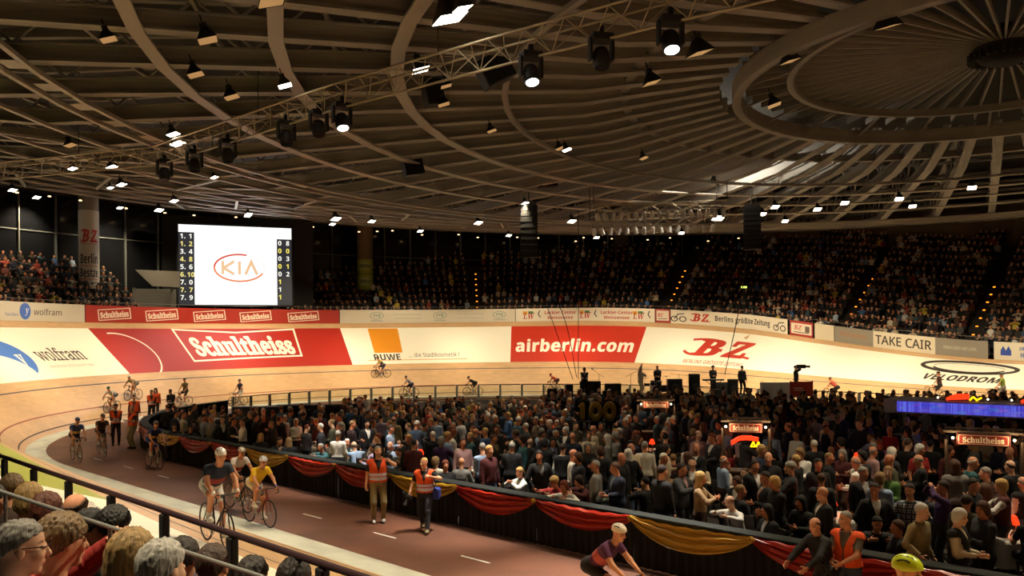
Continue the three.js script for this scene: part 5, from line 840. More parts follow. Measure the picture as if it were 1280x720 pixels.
crowd('infield_crowd', 'dense dark crowd of guests filling the far infield', spots.slice(NIND).map(([D, x, z]) => [x, 0.02, z, R7() * 6.28]), ['stand', 'talk', 'hold', 'sit'], 0.06, 0.03, [0.7, 0.88]);
// spectators on the far stand
const AISLES = [78, 97.8, 109.6, 121.9, 130.6];
{
  const list = [], RR = rng(99);
  for (let k = 0; k < 17; k++) for (let s = SA; s < SB; s += 0.6 * RI / (RI + TW + 4)) {
    const o = ROW0 + ROWD * k, p = path(s, o + 0.42), px = rimPx(s); if (rowsAt(px) <= k || px < -60 || px > 1345) continue;
    if (RR() < 0.07) { continue; }
    if (AISLES.some(a => Math.abs(s - a - k * 0.0) < 0.45)) continue;    // stairs
    const q = path(s, -10), pos = V(p[0], rowFloor(s, k), p[1]); list.push([pos.x + (RR() - 0.5) * 0.14, pos.y, pos.z + (RR() - 0.5) * 0.14, Math.atan2(q[0] - p[0], q[1] - p[1]) + (RR() - 0.5) * 0.7]);
  }
  console.log('spectators', list.length, 'infield', spots.length);
  crowd('stand_spectators', 'rows of seated spectators packed into the far stand', list, ['sitlap', 'sitclap'], 0.065, 0.034, [0.66, 0.84]);
}
// ---------------------------------------------------------------- bicycles and riders (forward = +z, wheels on y = 0)
const WR = 0.335, tyreG = new THREE.TorusGeometry(WR - 0.012, 0.012, 6, 36), rimG = new THREE.TorusGeometry(WR - 0.032, 0.011, 5, 36), spokeG = (() => { const l = []; for (let k = 0; k < 20; k++) { const a = k / 20 * Math.PI * 2; l.push(bar(V(Math.cos(a + 0.25) * 0.02, Math.sin(a + 0.25) * 0.02, k % 2 ? 0.025 : -0.025), V(Math.cos(a) * (WR - 0.04), Math.sin(a) * (WR - 0.04), 0), 0.0022, 0.0022, 3)); } return merged(l); })(), hubG = new THREE.CylinderGeometry(0.022, 0.022, 0.09, 10).rotateX(Math.PI / 2);
[tyreG, rimG, spokeG, hubG].forEach(g => g.rotateY(Math.PI / 2));
const RH = V(0, WR, -0.46), FH = V(0, WR, 0.53), BB = V(0, 0.28, -0.02), ST = V(0, 0.86, -0.18), HT = V(0, 0.86, 0.4), HB = V(0, 0.72, 0.44);
const frameG = merged([bar(BB, ST, 0.016), bar(ST, HT, 0.015), bar(BB, HB, 0.019), bar(V(0, 0.68, 0.45), V(0, 0.9, 0.39), 0.019), ...[-1, 1].flatMap(s => [bar(V(0.02 * s, 0.28, -0.04), V(0.05 * s, RH.y, RH.z), 0.009), bar(V(0.015 * s, 0.84, -0.18), V(0.05 * s, RH.y, RH.z), 0.008)])]);
const forkG = [-1, 1].map(s => tubePath([V(0.0, 0.72, 0.445), V(0.04 * s, 0.66, 0.455), V(0.05 * s, 0.5, 0.48), V(0.05 * s, FH.y, FH.z)], 0.011, 6, 10));
const barsG = merged([bar(V(0, 0.9, 0.39), V(0, 0.93, 0.5), 0.014), ...[-1, 1].map(s => tubePath([V(0, 0.93, 0.5), V(0.12 * s, 0.93, 0.5), V(0.19 * s, 0.93, 0.53), V(0.2 * s, 0.9, 0.61), V(0.2 * s, 0.83, 0.6), V(0.2 * s, 0.8, 0.5)], 0.014, 6, 18))]);
const postG = bar(ST, V(0, 0.95, -0.205), 0.013), saddleG = (() => { const g = new THREE.SphereGeometry(1, 14, 8); g.scale(0.07, 0.025, 0.14); const p = g.attributes.position; for (let k = 0; k < p.count; k++) { const t = (p.getZ(k) + 0.14) / 0.28; p.setX(k, p.getX(k) * lerp(1.0, 0.3, t)); } g.translate(0, 0.965, -0.2); g.computeVertexNormals(); return g; })();
const chainG = merged([new THREE.TorusGeometry(0.095, 0.006, 5, 28).rotateY(Math.PI / 2).translate(-0.05, 0.28, -0.02), ...[0, 1, 2, 3, 4].map(k => bar(V(-0.05, 0.28, -0.02), V(-0.05, 0.28 + Math.cos(k * 1.257) * 0.09, -0.02 + Math.sin(k * 1.257) * 0.09), 0.006, 0.006, 4))]);
const crankG = f => merged([bar(V(0.07, 0.28, -0.02), V(0.09, 0.28 + f * -0.165, -0.0), 0.012, 0.01, 6), bar(V(-0.07, 0.28, -0.02), V(-0.09, 0.28 + f * 0.165, -0.0), 0.012, 0.01, 6), bar(V(-0.07, 0.28, -0.02), V(0.07, 0.28, -0.02), 0.014)]);
const pedalG = box(0.09, 0.02, 0.07);
function bicycle(pos, turn, tilt, color, label, up) {
  const t = thing('track_bicycle', label, 'bicycle', pos, turn, 'racing bicycles'); t.rotation.order = 'YXZ'; t.rotation.z = tilt;
  const fm = mat(color, 0.3, 0.2), bm = mat(0x111111, 0.6), mt = mat(0x9a9a9a, 0.3, 0.8);
  for (const [n, c] of [['front_wheel', FH], ['rear_wheel', RH]]) { const w = obj(n, tyreG, bm, t); w.position.copy(c); obj('rim', rimG, mat(0x55524c, 0.3, 0.6), w); obj('spokes', spokeG, mt, w); obj('hub', hubG, mt, w); }
  obj('frame', frameG, fm, t); forkG.forEach(g => obj('fork_blade', g, fm, t)); obj('handlebar', barsG, mat(0x1c1a1a, 0.5), t); obj('seat_post', postG, mt, t); obj('saddle', saddleG, bm, t); obj('chainring', chainG, mt, t);
  const f = up ? -1 : 1; obj('cranks', crankG(f), mt, t); obj('pedal', pedalG.clone().translate(0.13, 0.28 - f * 0.165, 0), bm, t); obj('pedal', pedalG.clone().translate(-0.13, 0.28 + f * 0.165, 0), bm, t); return t;
}
// list: contact pixel, 'f' floor or 'b' bank (s range), heading turned from the track direction, pose, colours, words
function rider(o) {
  let p, s, off; if (o.s !== undefined) { s = o.s; off = o.o; const q = path(s, off); p = V(q[0], bankH(s, off), q[1]); }
  else if (o.floor) { p = atHeight(o.px, o.py, 0.0); p.y = 0; let best = 1e9; for (let k = 0; k < PER; k += 0.25) { const q = path(k, 0), e = (q[0] - p.x) ** 2 + (q[1] - p.z) ** 2; if (e < best) { best = e; s = k; } } off = -1; }
  else { const b = onBank(o.px, o.py, o.s0, o.s1); p = b.p; s = b.s; off = b.o; }
  const a = path(s - 0.4, off), b = path(s + 0.4, off), turn = Math.atan2(a[0] - b[0], a[1] - b[1]) + (o.turn || 0); // riding against s
  const tilt = o.tilt || 0, up = o.pose === 'ridelow';
  bicycle([p.x, p.y + 0.005, p.z], turn, tilt, o.bike, o.bikeLabel, up);
  const W = [['jersey', o.jersey], ['shorts', o.shorts], ['sock_l', o.sock || 0xe0dcd4], ['sock_r', o.sock || 0xe0dcd4], ...shoesOf(o.shoes || 0xd8d4cc)]; if (o.stripe) W.push(['stripe', o.stripe]); if (o.gloves) W.push(['glove_l', o.gloves], ['glove_r', o.gloves]);
  const t = person({ pose: o.pose, pos: [p.x, p.y + 0.005, p.z], turn, tilt, skin: 1, scale: o.scale, hair: 'helmet', hairColor: o.helmet, wear: W, label: o.label, cell: o.cell || 0.045, hc: o.hc || 0.02 });
  if (o.cell) { const hm = t.children.find(c => c.name === 'helmet'), v = obj('vents', hairGeo('vents', 0.007), mat(0x2a2624, 0.7), hm); obj('chin_strap', [-1, 1].map(e => bar(V(e * 0.08, 0.03, 0.0), V(e * 0.02, -0.108, 0.04), 0.0035, 0.0035, 4)).concat([bar(V(-0.02, -0.108, 0.04), V(0.02, -0.108, 0.04), 0.0035, 0.0035, 4)]), mat(0x1a1a1a, 0.8), hm); }
}
rider({ s: 30.6, o: 3.5, pose: 'ride', jersey: 0x1a2438, stripe: 0x8a3030, shorts: 0xd0ccc8, helmet: 0xe8e4e0, bike: 0x1a1a1e, gloves: 0xe8e4e0, turn: -0.1, cell: 0.024, hc: 0.011, label: 'rider in navy jersey, white shorts and white helmet high on the bank', bikeLabel: 'black bicycle of the rider in navy' });
rider({ floor: 1, px: 297, py: 638, pose: 'ride', jersey: 0xd8d0cc, stripe: 0xb03028, shorts: 0x1c1c20, helmet: 0xd8d4d0, bike: 0x2a2a2a, cell: 0.028, hc: 0.013, label: 'rider in white and red jersey between two others', bikeLabel: 'dark bicycle of the rider in white and red' });
rider({ floor: 1, px: 323, py: 656, pose: 'ride', jersey: 0xe0b81c, shorts: 0xd8d4cc, helmet: 0xc8ccd0, bike: 0x8a2a20, gloves: 0x2a50a0, cell: 0.026, hc: 0.012, label: 'rider in a bright yellow jersey and pale helmet', bikeLabel: 'red bicycle of the rider in yellow' });
rider({ s: 24.75, o: 0.3, pose: 'ride', jersey: 0x4c1c40, stripe: 0xb05048, shorts: 0x1a1418, helmet: 0xe4d8c4, bike: 0xa03028, turn: 0.12, cell: 0.024, hc: 0.011, label: 'crouched rider in purple jersey and cream helmet beside the barrier', bikeLabel: 'red bicycle of the crouched rider in purple' });
rider({ floor: 1, px: 95, py: 577, pose: 'ride', jersey: 0x3a4a78, stripe: 0xc8a030, shorts: 0x222228, helmet: 0x55607a, bike: 0xb0a890, label: 'rider in blue and yellow jersey at the edge of the bend', bikeLabel: 'pale bicycle of the rider in blue and yellow' });
rider({ floor: 1, px: 127, py: 570, pose: 'ride', jersey: 0x5a4030, shorts: 0x1c1a1c, helmet: 0x6a5a4a, bike: 0xa09880, label: 'rider in a brown jersey coming out of the bend', bikeLabel: 'pale bicycle of the rider in brown' });
rider({ floor: 1, px: 192, py: 585, pose: 'ride', jersey: 0x22305c, stripe: 0xc09028, shorts: 0x28489a, helmet: 0x4a3a34, bike: 0xb8b0a0, label: 'rider in dark blue beside the corner of the barrier', bikeLabel: 'pale bicycle of the rider in dark blue' });
rider({ px: 140, py: 516, s0: 55, s1: 85, pose: 'ridelow', jersey: 0xb8b4ac, shorts: 0x3a4a58, helmet: 0x2c5c50, bike: 0x302c2a, label: 'rider in pale jersey and green helmet on the lower bend', bikeLabel: 'dark bicycle of the green helmeted rider' });
rider({ px: 166, py: 499, s0: 58, s1: 88, pose: 'ridelow', jersey: 0x9a8a70, shorts: 0x6a6a60, helmet: 0xc8c4b8, bike: 0x3a3634, label: 'rider in tan jersey with white helmet on the bend', bikeLabel: 'dark bicycle of the rider in tan' });
rider({ px: 229, py: 509, s0: 62, s1: 92, pose: 'rideup', jersey: 0x6a5a34, shorts: 0x3a342a, helmet: 0x4a3a2c, bike: 0x2a2826, label: 'upright rider in olive behind the two officials', bikeLabel: 'dark bicycle of the rider in olive' });
rider({ px: 298, py: 506, s0: 66, s1: 96, pose: 'rideup', jersey: 0x1e2a48, shorts: 0xd8d4cc, helmet: 0x30384a, bike: 0x8a8478, label: 'upright rider in navy and white behind the clear fence', bikeLabel: 'grey bicycle of the upright rider in navy' });
rider({ px: 477, py: 473, s0: 80, s1: 100, pose: 'ride', jersey: 0xc8a828, stripe: 0x303a68, shorts: 0x3a3a58, helmet: 0x4a4a30, bike: 0x201e1c, tilt: 0, label: 'rider in yellow jersey high on the far bend', bikeLabel: 'black bicycle of the yellow rider on the far bend' });
rider({ s: 92.2, o: 0.5, pose: 'ride', jersey: 0x9a98a0, shorts: 0x2c3050, helmet: 0x4a4640, bike: 0x1c1a1a, label: 'rider in grey jersey low on the far bend', bikeLabel: 'black bicycle of the rider in grey' });
rider({ s: 97.2, o: 0.5, pose: 'ridelow', jersey: 0x1c1a1c, shorts: 0x141414, helmet: 0x262220, bike: 0x9a958c, label: 'rider all in black low on the far bend', bikeLabel: 'grey bicycle of the rider in black' });
rider({ s: 103.6, o: 0.9, pose: 'ridelow', jersey: 0xb84830, shorts: 0x3a2420, helmet: 0x8a3a2c, bike: 0x2a2624, label: 'rider in an orange red jersey beside the stage', bikeLabel: 'dark bicycle of the rider in orange red' });
rider({ s: 125.0, o: 0.9, pose: 'ride', jersey: 0xb04a34, shorts: 0x1a1818, helmet: 0x6a4a34, bike: 0x201e1c, label: 'rider in a salmon red jersey beside the red banner', bikeLabel: 'black bicycle of the rider in salmon red' });
rider({ s: 131.0, o: 1.6, pose: 'rideup', jersey: 0x4a2c26, shorts: 0x2a2220, helmet: 0x2c1c1a, bike: 0x201e1c, label: 'upright rider in dark brown before the oval emblem', bikeLabel: 'black bicycle of the rider in dark brown' });
rider({ s: 134.4, o: 1.6, pose: 'rideup', jersey: 0x8a9a3a, shorts: 0x8a8478, helmet: 0x4a4a44, bike: 0x201e1c, label: 'upright rider in lime green before the oval emblem', bikeLabel: 'black bicycle of the rider in lime green' });
// ---- officials and photographers on the safety zone
const bandM = mat(0xece4f4, 0.25);
function official(px, py, pose, deg, o) {
  const p = atHeight(px, py, 0); p.y = 0;
  return person({ pose, pos: [p.x, 0, p.z], turn: facing(p, deg), skin: o.skin ?? 0, hair: o.hair, hairColor: HAIRC[o.hc_ || 'dark'], wear: [[o.long ? 'shirt' : 'tshirt', o.under], ['vest', COL.orange], ...(o.band === false ? [] : [['band', bandM]]), ['trousers', o.legs], ...shoesOf(o.shoes || 0x18181a)], label: o.label, cell: o.cell || 0.036, hc: o.hc || 0.016, scale: o.scale || 1.03, group: o.group });
}
function bigCamera(pos, turn, pitch, label) {
  const c = thing('press_camera', label, 'camera', pos, turn); c.rotation.order = 'YXZ'; c.rotation.x = pitch;
  obj('camera_body', rbox(0.15, 0.13, 0.08, 0.02), blk, c); obj('viewfinder', rbox(0.06, 0.05, 0.07, 0.012, 0, 0.085, 0), blk, c); obj('lens', [new THREE.CylinderGeometry(0.042, 0.042, 0.14, 16).rotateX(Math.PI / 2).translate(0, 0, 0.1), new THREE.CylinderGeometry(0.05, 0.046, 0.05, 16).rotateX(Math.PI / 2).translate(0, 0, 0.19)], blk2, c); obj('flash', rbox(0.06, 0.1, 0.05, 0.01, 0, 0.16, 0), blk, c); return c;
}
const handAt = (t, pose, cell, hc, k, off) => { const f = figure(pose, cell, hc); return f.hands[k].clone().add(off).multiplyScalar(t.scale.x).applyAxisAngle(UPV, t.rotation.y).add(t.position); };
POSES.aim = { ...STAND, hl: [0.16, 1.5, 0.24], hr: [-0.28, 0.86, 0.02], el: [1, -0.6, 0.1], curl: 0.9, hy: 0.2 };
POSES.stride = { ...STAND, lean: 0.04, p: [0, 0.9, 0], fl: [0.1, 0.09, 0.36], fr: [-0.12, 0.1, -0.3], hl: [0.15, 1.32, 0.24], hr: [-0.34, 0.94, 0.14], el: [1, -0.3, 0], hy: -0.5, curl: 0.9 };
POSES.holdcam = { ...STAND, lean: 0.05, hl: [0.05, 1.05, 0.34], hr: [-0.1, 1.0, 0.32], el: [1, 0, -0.6], er: [-1, 0, -0.6], hy: -0.5, curl: 0.9 };
const offG = 'officials in orange vests by the bend';
official(145, 557, 'hold', 0, { hair: 'short', under: 0x2a1c2c, long: 1, legs: 0x1c1620, label: 'official in orange vest with a bright band standing before the bend' });
official(166, 561, 'talk', -60, { hair: 'crop', hc_: 'grey', under: 0x4a4440, legs: 0x8a8060, band: false, label: 'official in plain orange vest and khaki trousers at the barrier corner' });
official(168, 539, 'stand', 0, { hair: 'short', under: 0x6a2a20, long: 1, legs: 0x2a2420, band: false, label: 'official in plain orange vest behind the barrier corner' });
official(190, 528, 'hold', -10, { hair: 'short', hc_: 'black', under: 0x2a2024, long: 1, legs: 0x14141a, label: 'official in orange vest with bright band near the clear fence' });
official(195, 524, 'stand', -10, { hair: 'long', hc_: 'black', under: 0xc86a4c, long: 1, legs: 0x1a1a20, band: false, label: 'long haired official in orange near the clear fence' });
{
  const p = atHeight(214, 526, 0); person({ pose: 'hold', pos: [p.x, 0, p.z], turn: facing(p, -30), skin: 1, hair: 'short', hairColor: HAIRC.black, wear: [['sweater', 0x1a1416], ['band', bandM], ['trousers', 0x141216], ...shoesOf(0x111111)], label: 'official in black with a bright reflective band by the clear fence', scale: 1.02 });
  const A = official(473, 653, 'aim', 5, { hair: 'crop', hc_: 'grey', under: 0x1e1c1c, legs: 0x8a7a4c, shoes: 0xd8d4d0, cell: 0.024, hc: 0.011, scale: 1.05, label: 'photographer in orange vest and khaki trousers raising a camera' });
  bigCamera(arr(handAt(A, 'aim', 0.024, 0.011, 0, V(0.0, 0.1, 0.06))), A.rotation.y + 0.5, 0.1, 'black press camera raised by the man in khaki trousers');
  const B = official(532, 663, 'stride', -10, { hair: 'crop', hc_: 'blond', under: 0x161618, legs: 0x26282e, shoes: 0x8a8060, cell: 0.024, hc: 0.011, scale: 0.98, label: 'blond photographer in orange vest and dark jeans striding along the barrier' });
  bigCamera(arr(handAt(B, 'stride', 0.024, 0.011, 1, V(-0.02, -0.1, 0.08))), B.rotation.y - 0.6, 0.9, 'black press camera hanging in the hand of the blond photographer');
  const bag = thing('shoulder_bag', 'blue shoulder bag of the blond photographer', 'bag', arr(V(0.27, 0.86, -0.02).applyAxisAngle(UPV, B.rotation.y).add(B.position)), B.rotation.y); obj('pouch', rbox(0.16, 0.26, 0.3, 0.05), mat(0x2a3a8c, 0.8), bag); obj('strap', tubePath([V(-0.02, 0.1, 0.12), V(-0.16, 0.5, 0.1), V(-0.28, 0.62, -0.02), V(-0.16, 0.5, -0.14), V(-0.02, 0.1, -0.12)], 0.012, 5, 24), mat(0x1a2450, 0.8), bag);
  const pc = atHeight(1060, 648, 1.66), C = person({ pose: 'holdcam', pos: [pc.x, 0, pc.z], turn: facing(pc, -25), skin: 1, hair: 'crop', hairColor: HAIRC.grey, wear: [['tshirt', 0x6a6458], ['vest', COL.orange], ['trousers', 0x3a4454], ...shoesOf(0x222222)], cell: 0.024, hc: 0.011, scale: 1.0, label: 'photographer in orange vest and grey T-shirt before the red swag' });
  bigCamera(arr(handAt(C, 'holdcam', 0.024, 0.011, 1, V(0.02, -0.06, 0.08))), C.rotation.y - 0.3, 0.9, 'black press camera with long lens held low before the red swag');
  const pd = atHeight(1027, 660, 1.5), Dp = person({ pose: 'leanfwd', pos: [pd.x, 0, pd.z], turn: facing(pd, -50), skin: 1, hair: 'fringe', hairColor: HAIRC.dark, wear: [['sweater', 0x1a1616], ['trousers', 0x222226], ...shoesOf(0x111111)], cell: 0.03, hc: 0.013, scale: 0.97, label: 'balding man in black beside the photographer at the red swag' });
  // a lime helmet high on the near bank, cut by the frame
  rider({ s: 19.4, o: 3.0, pose: 'rideup', jersey: 0x2a3a22, shorts: 0x1c1c20, helmet: 0xb8c81c, bike: 0x222222, cell: 0.03, hc: 0.012, label: 'rider in a lime yellow helmet high on the near bank', bikeLabel: 'black bicycle of the lime helmeted rider' });
  // television camera operator behind the crowd
  const q = atDepth(985, 476, 47.3); const tv = thing('camera_platform', 'low dark camera platform behind the white cabin', 'platform', [q.x, 0, q.z - 1.0], stageTurn); obj('platform_deck', rbox(1.0, 0.06, 1.0, 0.01, 0, 1.0, 0), blk, tv); for (const x of [-0.45, 0.45]) for (const z of [-0.45, 0.45]) obj('leg', box(0.05, 0.95, 0.05, x, 0.49, z), blk, tv);
  const op = person({ pose: 'shoot', pos: [q.x, 1.03, q.z - 1.0], turn: facing(q, 80), skin: 2, hair: 'short', hairColor: HAIRC.black, wear: [['sweater', 0x141414], ['trousers', 0x141416], ...shoesOf(0x111111)], cell: 0.05, hc: 0.022, label: 'television camera operator in black on the small platform' });
  const cam = thing('television_camera', 'black shoulder television camera of the operator on the platform', 'camera', arr(V(0, 1.72, 0.3).applyAxisAngle(UPV, op.rotation.y).add(op.position)), op.rotation.y); obj('camera_body', rbox(0.16, 0.22, 0.5, 0.02), blk, cam); obj('lens', new THREE.CylinderGeometry(0.07, 0.06, 0.25, 12).rotateX(Math.PI / 2).translate(0, 0, 0.36), blk2, cam);
}
// ---------------------------------------------------------------- spectators of the near stand, close to the camera
POSES.nearsit = { ...SIT, lean: 0.2, hp: -0.1, fl: [0.13, 0.075, 0.24], fr: [-0.13, 0.075, 0.22], hl: [0.12, 0.68, 0.3], hr: [-0.12, 0.68, 0.3] };
POSES.nearclap = { ...SIT, lean: 0.2, hp: -0.1, fl: [0.13, 0.075, 0.24], fr: [-0.13, 0.075, 0.22], hl: [0.05, 1.18, 0.42], hr: [-0.05, 1.16, 0.42], el: [1, -0.6, 0], er: [-1, -0.6, 0], curl: 0.15 };
const strandT = (() => { const t = dataTex(256, (u, v, x, y) => { const a = vnoise(u * 96, v * 6, 96), b = vnoise(u * 192 + 0.3, v * 12, 192), c = vnoise(u * 24, v * 3, 24), k = 120 + a * 70 + b * 50 + c * 30; return [k, k, k]; }); t.repeat.set(2, 1); return t; })();
const strandBump = strandT.clone(); strandBump.colorSpace = THREE.NoColorSpace; strandBump.needsUpdate = true;
const nearHairCache = new Map();
function nearHair(kind, seed) { // combed hair: strands run from the crown, edges ragged
  const key = kind + seed; if (nearHairCache.has(key)) return nearHairCache.get(key);
  const base = hairFields[kind], R = rng(seed), ph = R() * 20, amp = kind === 'curly' ? 0.004 : 0.0028;
  const f = (x, y, z) => { const az = Math.atan2(x, z + 0.02), el = Math.atan2(y - 0.03, Math.hypot(x, z + 0.02)); const n = vnoise(az * 9 + ph + 40, el * 3 + 7, 997) - 0.5, n2 = vnoise(az * 24 + ph + 90, el * 6 + 3, 997) - 0.5, n3 = vnoise(az * 5 + ph, el * 9 + 20, 997) - 0.5; return base(x * 1.0, y * 1.0 + n3 * 0.014, z * 1.0) - 0.004 + amp * (n * 2.4 + n2 * 1.6); };
  const { pos, idx } = surfaceNet(f, [-0.15, -0.32, -0.19], [0.15, 0.2, 0.16], 0.0062), uv = [];
  for (let i = 0; i < pos.length; i += 3) { const x = pos[i], y = pos[i + 1] - 0.03, z = pos[i + 2] + 0.02; uv.push(Math.atan2(x, z) / 6.283 + 0.5, Math.atan2(y, Math.hypot(x, z)) / 3.14 + 0.5); }
  const g = new THREE.BufferGeometry(); g.setAttribute('position', new THREE.Float32BufferAttribute(pos, 3)); g.setAttribute('uv', new THREE.Float32BufferAttribute(uv, 2)); g.setIndex(idx); g.computeVertexNormals(); nearHairCache.set(key, g); return g;
}
const nearSeatM = mat(0x33302e, 0.7);
const nearRow = [1.9, 2.2];
function near(px, py, row, deg, hair, hc, skin, wear, label, o = {}) {
  const pose = o.pose || 'nearsit', sc = o.scale || 1, floorY = nearRow[row], p = atHeight(px, py, floorY + (figure(pose, 0.026, o.hc || 0.009).head.y + 0.03) * sc);
  const turn = Math.atan2(-SY, -CY) - deg * Math.PI / 180, hd = figure(pose, 0.026, o.hc || 0.009).head; p.x -= (hd.x * Math.cos(turn) + hd.z * Math.sin(turn)) * sc; p.z -= (hd.z * Math.cos(turn) - hd.x * Math.sin(turn)) * sc;
  const t = person({ pose, pos: [p.x, floorY, p.z], turn, skin, hair, hairColor: HAIRC[hc], wear, label, cell: 0.026, hc: o.hc || 0.009, scale: sc });
  const hm = t.children.find(c => c.name === 'hair'); if (hm) { hm.geometry = nearHair(hair, Math.round(px)); hm.material = new THREE.MeshStandardMaterial({ color: HAIRC[hc], roughness: 0.62, map: strandT, bumpMap: strandBump, bumpScale: 0.004 }); }
  const s = thing('stadium_seat', 'grey plastic seat under a near spectator', 'seat', [p.x, floorY, p.z], t.rotation.y, 'seats of the near stand'); obj('shell', [rbox(0.4, 0.04, 0.4, 0.015, 0, 0.43, -0.02), rbox(0.4, 0.3, 0.04, 0.015, 0, 0.62, -0.23)], nearSeatM, s); obj('bracket', box(0.06, 0.42, 0.2, 0, 0.21, -0.05), mat(0x222222, 0.6), s);
  return t;
}
// deg: 0 looks along the camera's view, positive turns towards the right of the picture
const legs = [['trousers', 0x22242a], ...shoesOf(0x161616)];
const patT = canvasTex(128, 128, x => { x.fillStyle = '#e0e0e4'; x.fillRect(0, 0, 128, 128); const R = rng(3); x.strokeStyle = '#252a50'; x.lineWidth = 5; for (let k = 0; k < 16; k++) { x.beginPath(); const a = R() * 128, b = R() * 128; x.moveTo(a, b); x.bezierCurveTo(a + 30 * R(), b - 30, a - 20, b + 30 * R(), a + 30, b + 25); x.stroke(); } }, true);
{
  const man = near(28, 678, 1, 60, 'crop', 'grey', 2, [['shirt', 0xd8d8dc], ...legs], 'man with rimless glasses in a white shirt with navy pattern', { hc: 0.006, scale: 1.02 });
  const g = garment(figure('nearsit', 0.026, 0.006, 1), 'shirt'); uvFlat(g, 5); man.children.find(c => c.name === 'shirt').material = mat(0xffffff, 0.8, 0, { map: patT });
  const f = figure('nearsit', 0.026, 0.006), gl = thing('eyeglasses', 'rimless glasses on the man in the patterned shirt', 'glasses'); gl.position.copy(man.position); gl.rotation.copy(man.rotation); gl.scale.copy(man.scale);
  const dk = mat(0x1a1614, 0.4, 0.3), lens = new THREE.MeshPhysicalMaterial({ color: 0xffffff, transmission: 1, thickness: 0, roughness: 0.03 });
  const put = (n, geo, m) => { const o = obj(n, geo, m, gl); o.applyMatrix4(f.HM); };
  put('temple_arms', [-1, 1].flatMap(s => [bar(V(s * 0.062, 0.02, 0.093), V(s * 0.084, 0.018, 0.0), 0.0028, 0.0028, 6), bar(V(s * 0.084, 0.018, 0.0), V(s * 0.082, 0.0, -0.03), 0.0026, 0.002, 6)]), dk);
  put('bridge', [bar(V(-0.008, 0.022, 0.112), V(0.008, 0.022, 0.112), 0.0025, 0.0025, 6), ...[-1, 1].map(s => bar(V(s * 0.008, 0.024, 0.112), V(s * 0.062, 0.024, 0.094), 0.0024, 0.0024, 6))], dk);
  for (const s of [-1, 1]) { const l = new THREE.CylinderGeometry(0.026, 0.026, 0.002, 20); l.scale(1, 1, 0.62); l.rotateX(Math.PI / 2); l.rotateY(s * 0.3); l.translate(s * 0.035, 0.01, 0.104); put('lens', l, lens); }
}
near(80, 671, 1, 40, 'curly', 'sandy', 0, [['sweater', 0x8c2018], ...legs], 'sandy grey haired person in a red jacket clapping', { pose: 'nearclap', hc: 0.008 });
near(166, 692, 1, 10, 'bob', 'blond', 0, [['sweater', 0x9a2a18], ...legs], 'blond person with smooth hair and a rust red collar');
near(203, 706, 1, 25, 'short', 'white', 2, [['shirt', 0x8a8a90], ...legs], 'white haired person beside the blond one');
near(229, 694, 0, 5, 'short', 'dark', 1, [['sweater', 0x2a3050], ...legs], 'dark haired person in navy by the track rail');
near(266, 704, 0, 0, 'short', 'brown', 1, [['sweater', 0x222226], ...legs], 'brown haired person by the track rail');
near(316, 719, 0, 10, 'crop', 'dark', 0, [['sweater', 0x26241f], ...legs], 'person with cropped dark hair by the track rail');
near(368, 722, 0, 0, 'short', 'dark', 0, [['sweater', 0x1a1a1f], ...legs], 'dark haired person in black at the end of the front row');
near(144, 653, 0, 0, 'curly', 'black', 1, [['sweater', 0x1c1a1c], ...legs], 'black curly haired person in the front row');
near(114, 655, 0, 40, 'short', 'black', 1, [['sweater', 0x16161a], ...legs], 'black haired person in black in the front row');
near(95, 633, 0, 10, 'fringe', 'brown', 1, [['sweater', 0x3a2c22], ...legs], 'balding person in brown in the front row');
near(60, 633, 0, 20, 'bob', 'red', 0, [['sweater', 0x3a3428], ...legs], 'red brown haired person in the front row');
near(38, 620, 0, 15, 'bob', 'blond', 0, [['sweater', 0x5a5048], ...legs], 'blond person in grey in the front row');
near(16, 607, 0, 0, 'short', 'sandy', 0, [['sweater', 0x4a3a30], ...legs], 'sandy haired person in brown in the front row');
near(-8, 622, 0, 20, 'short', 'dark', 1, [['sweater', 0x2c2620], ...legs], 'dark haired person at the end of the front row');
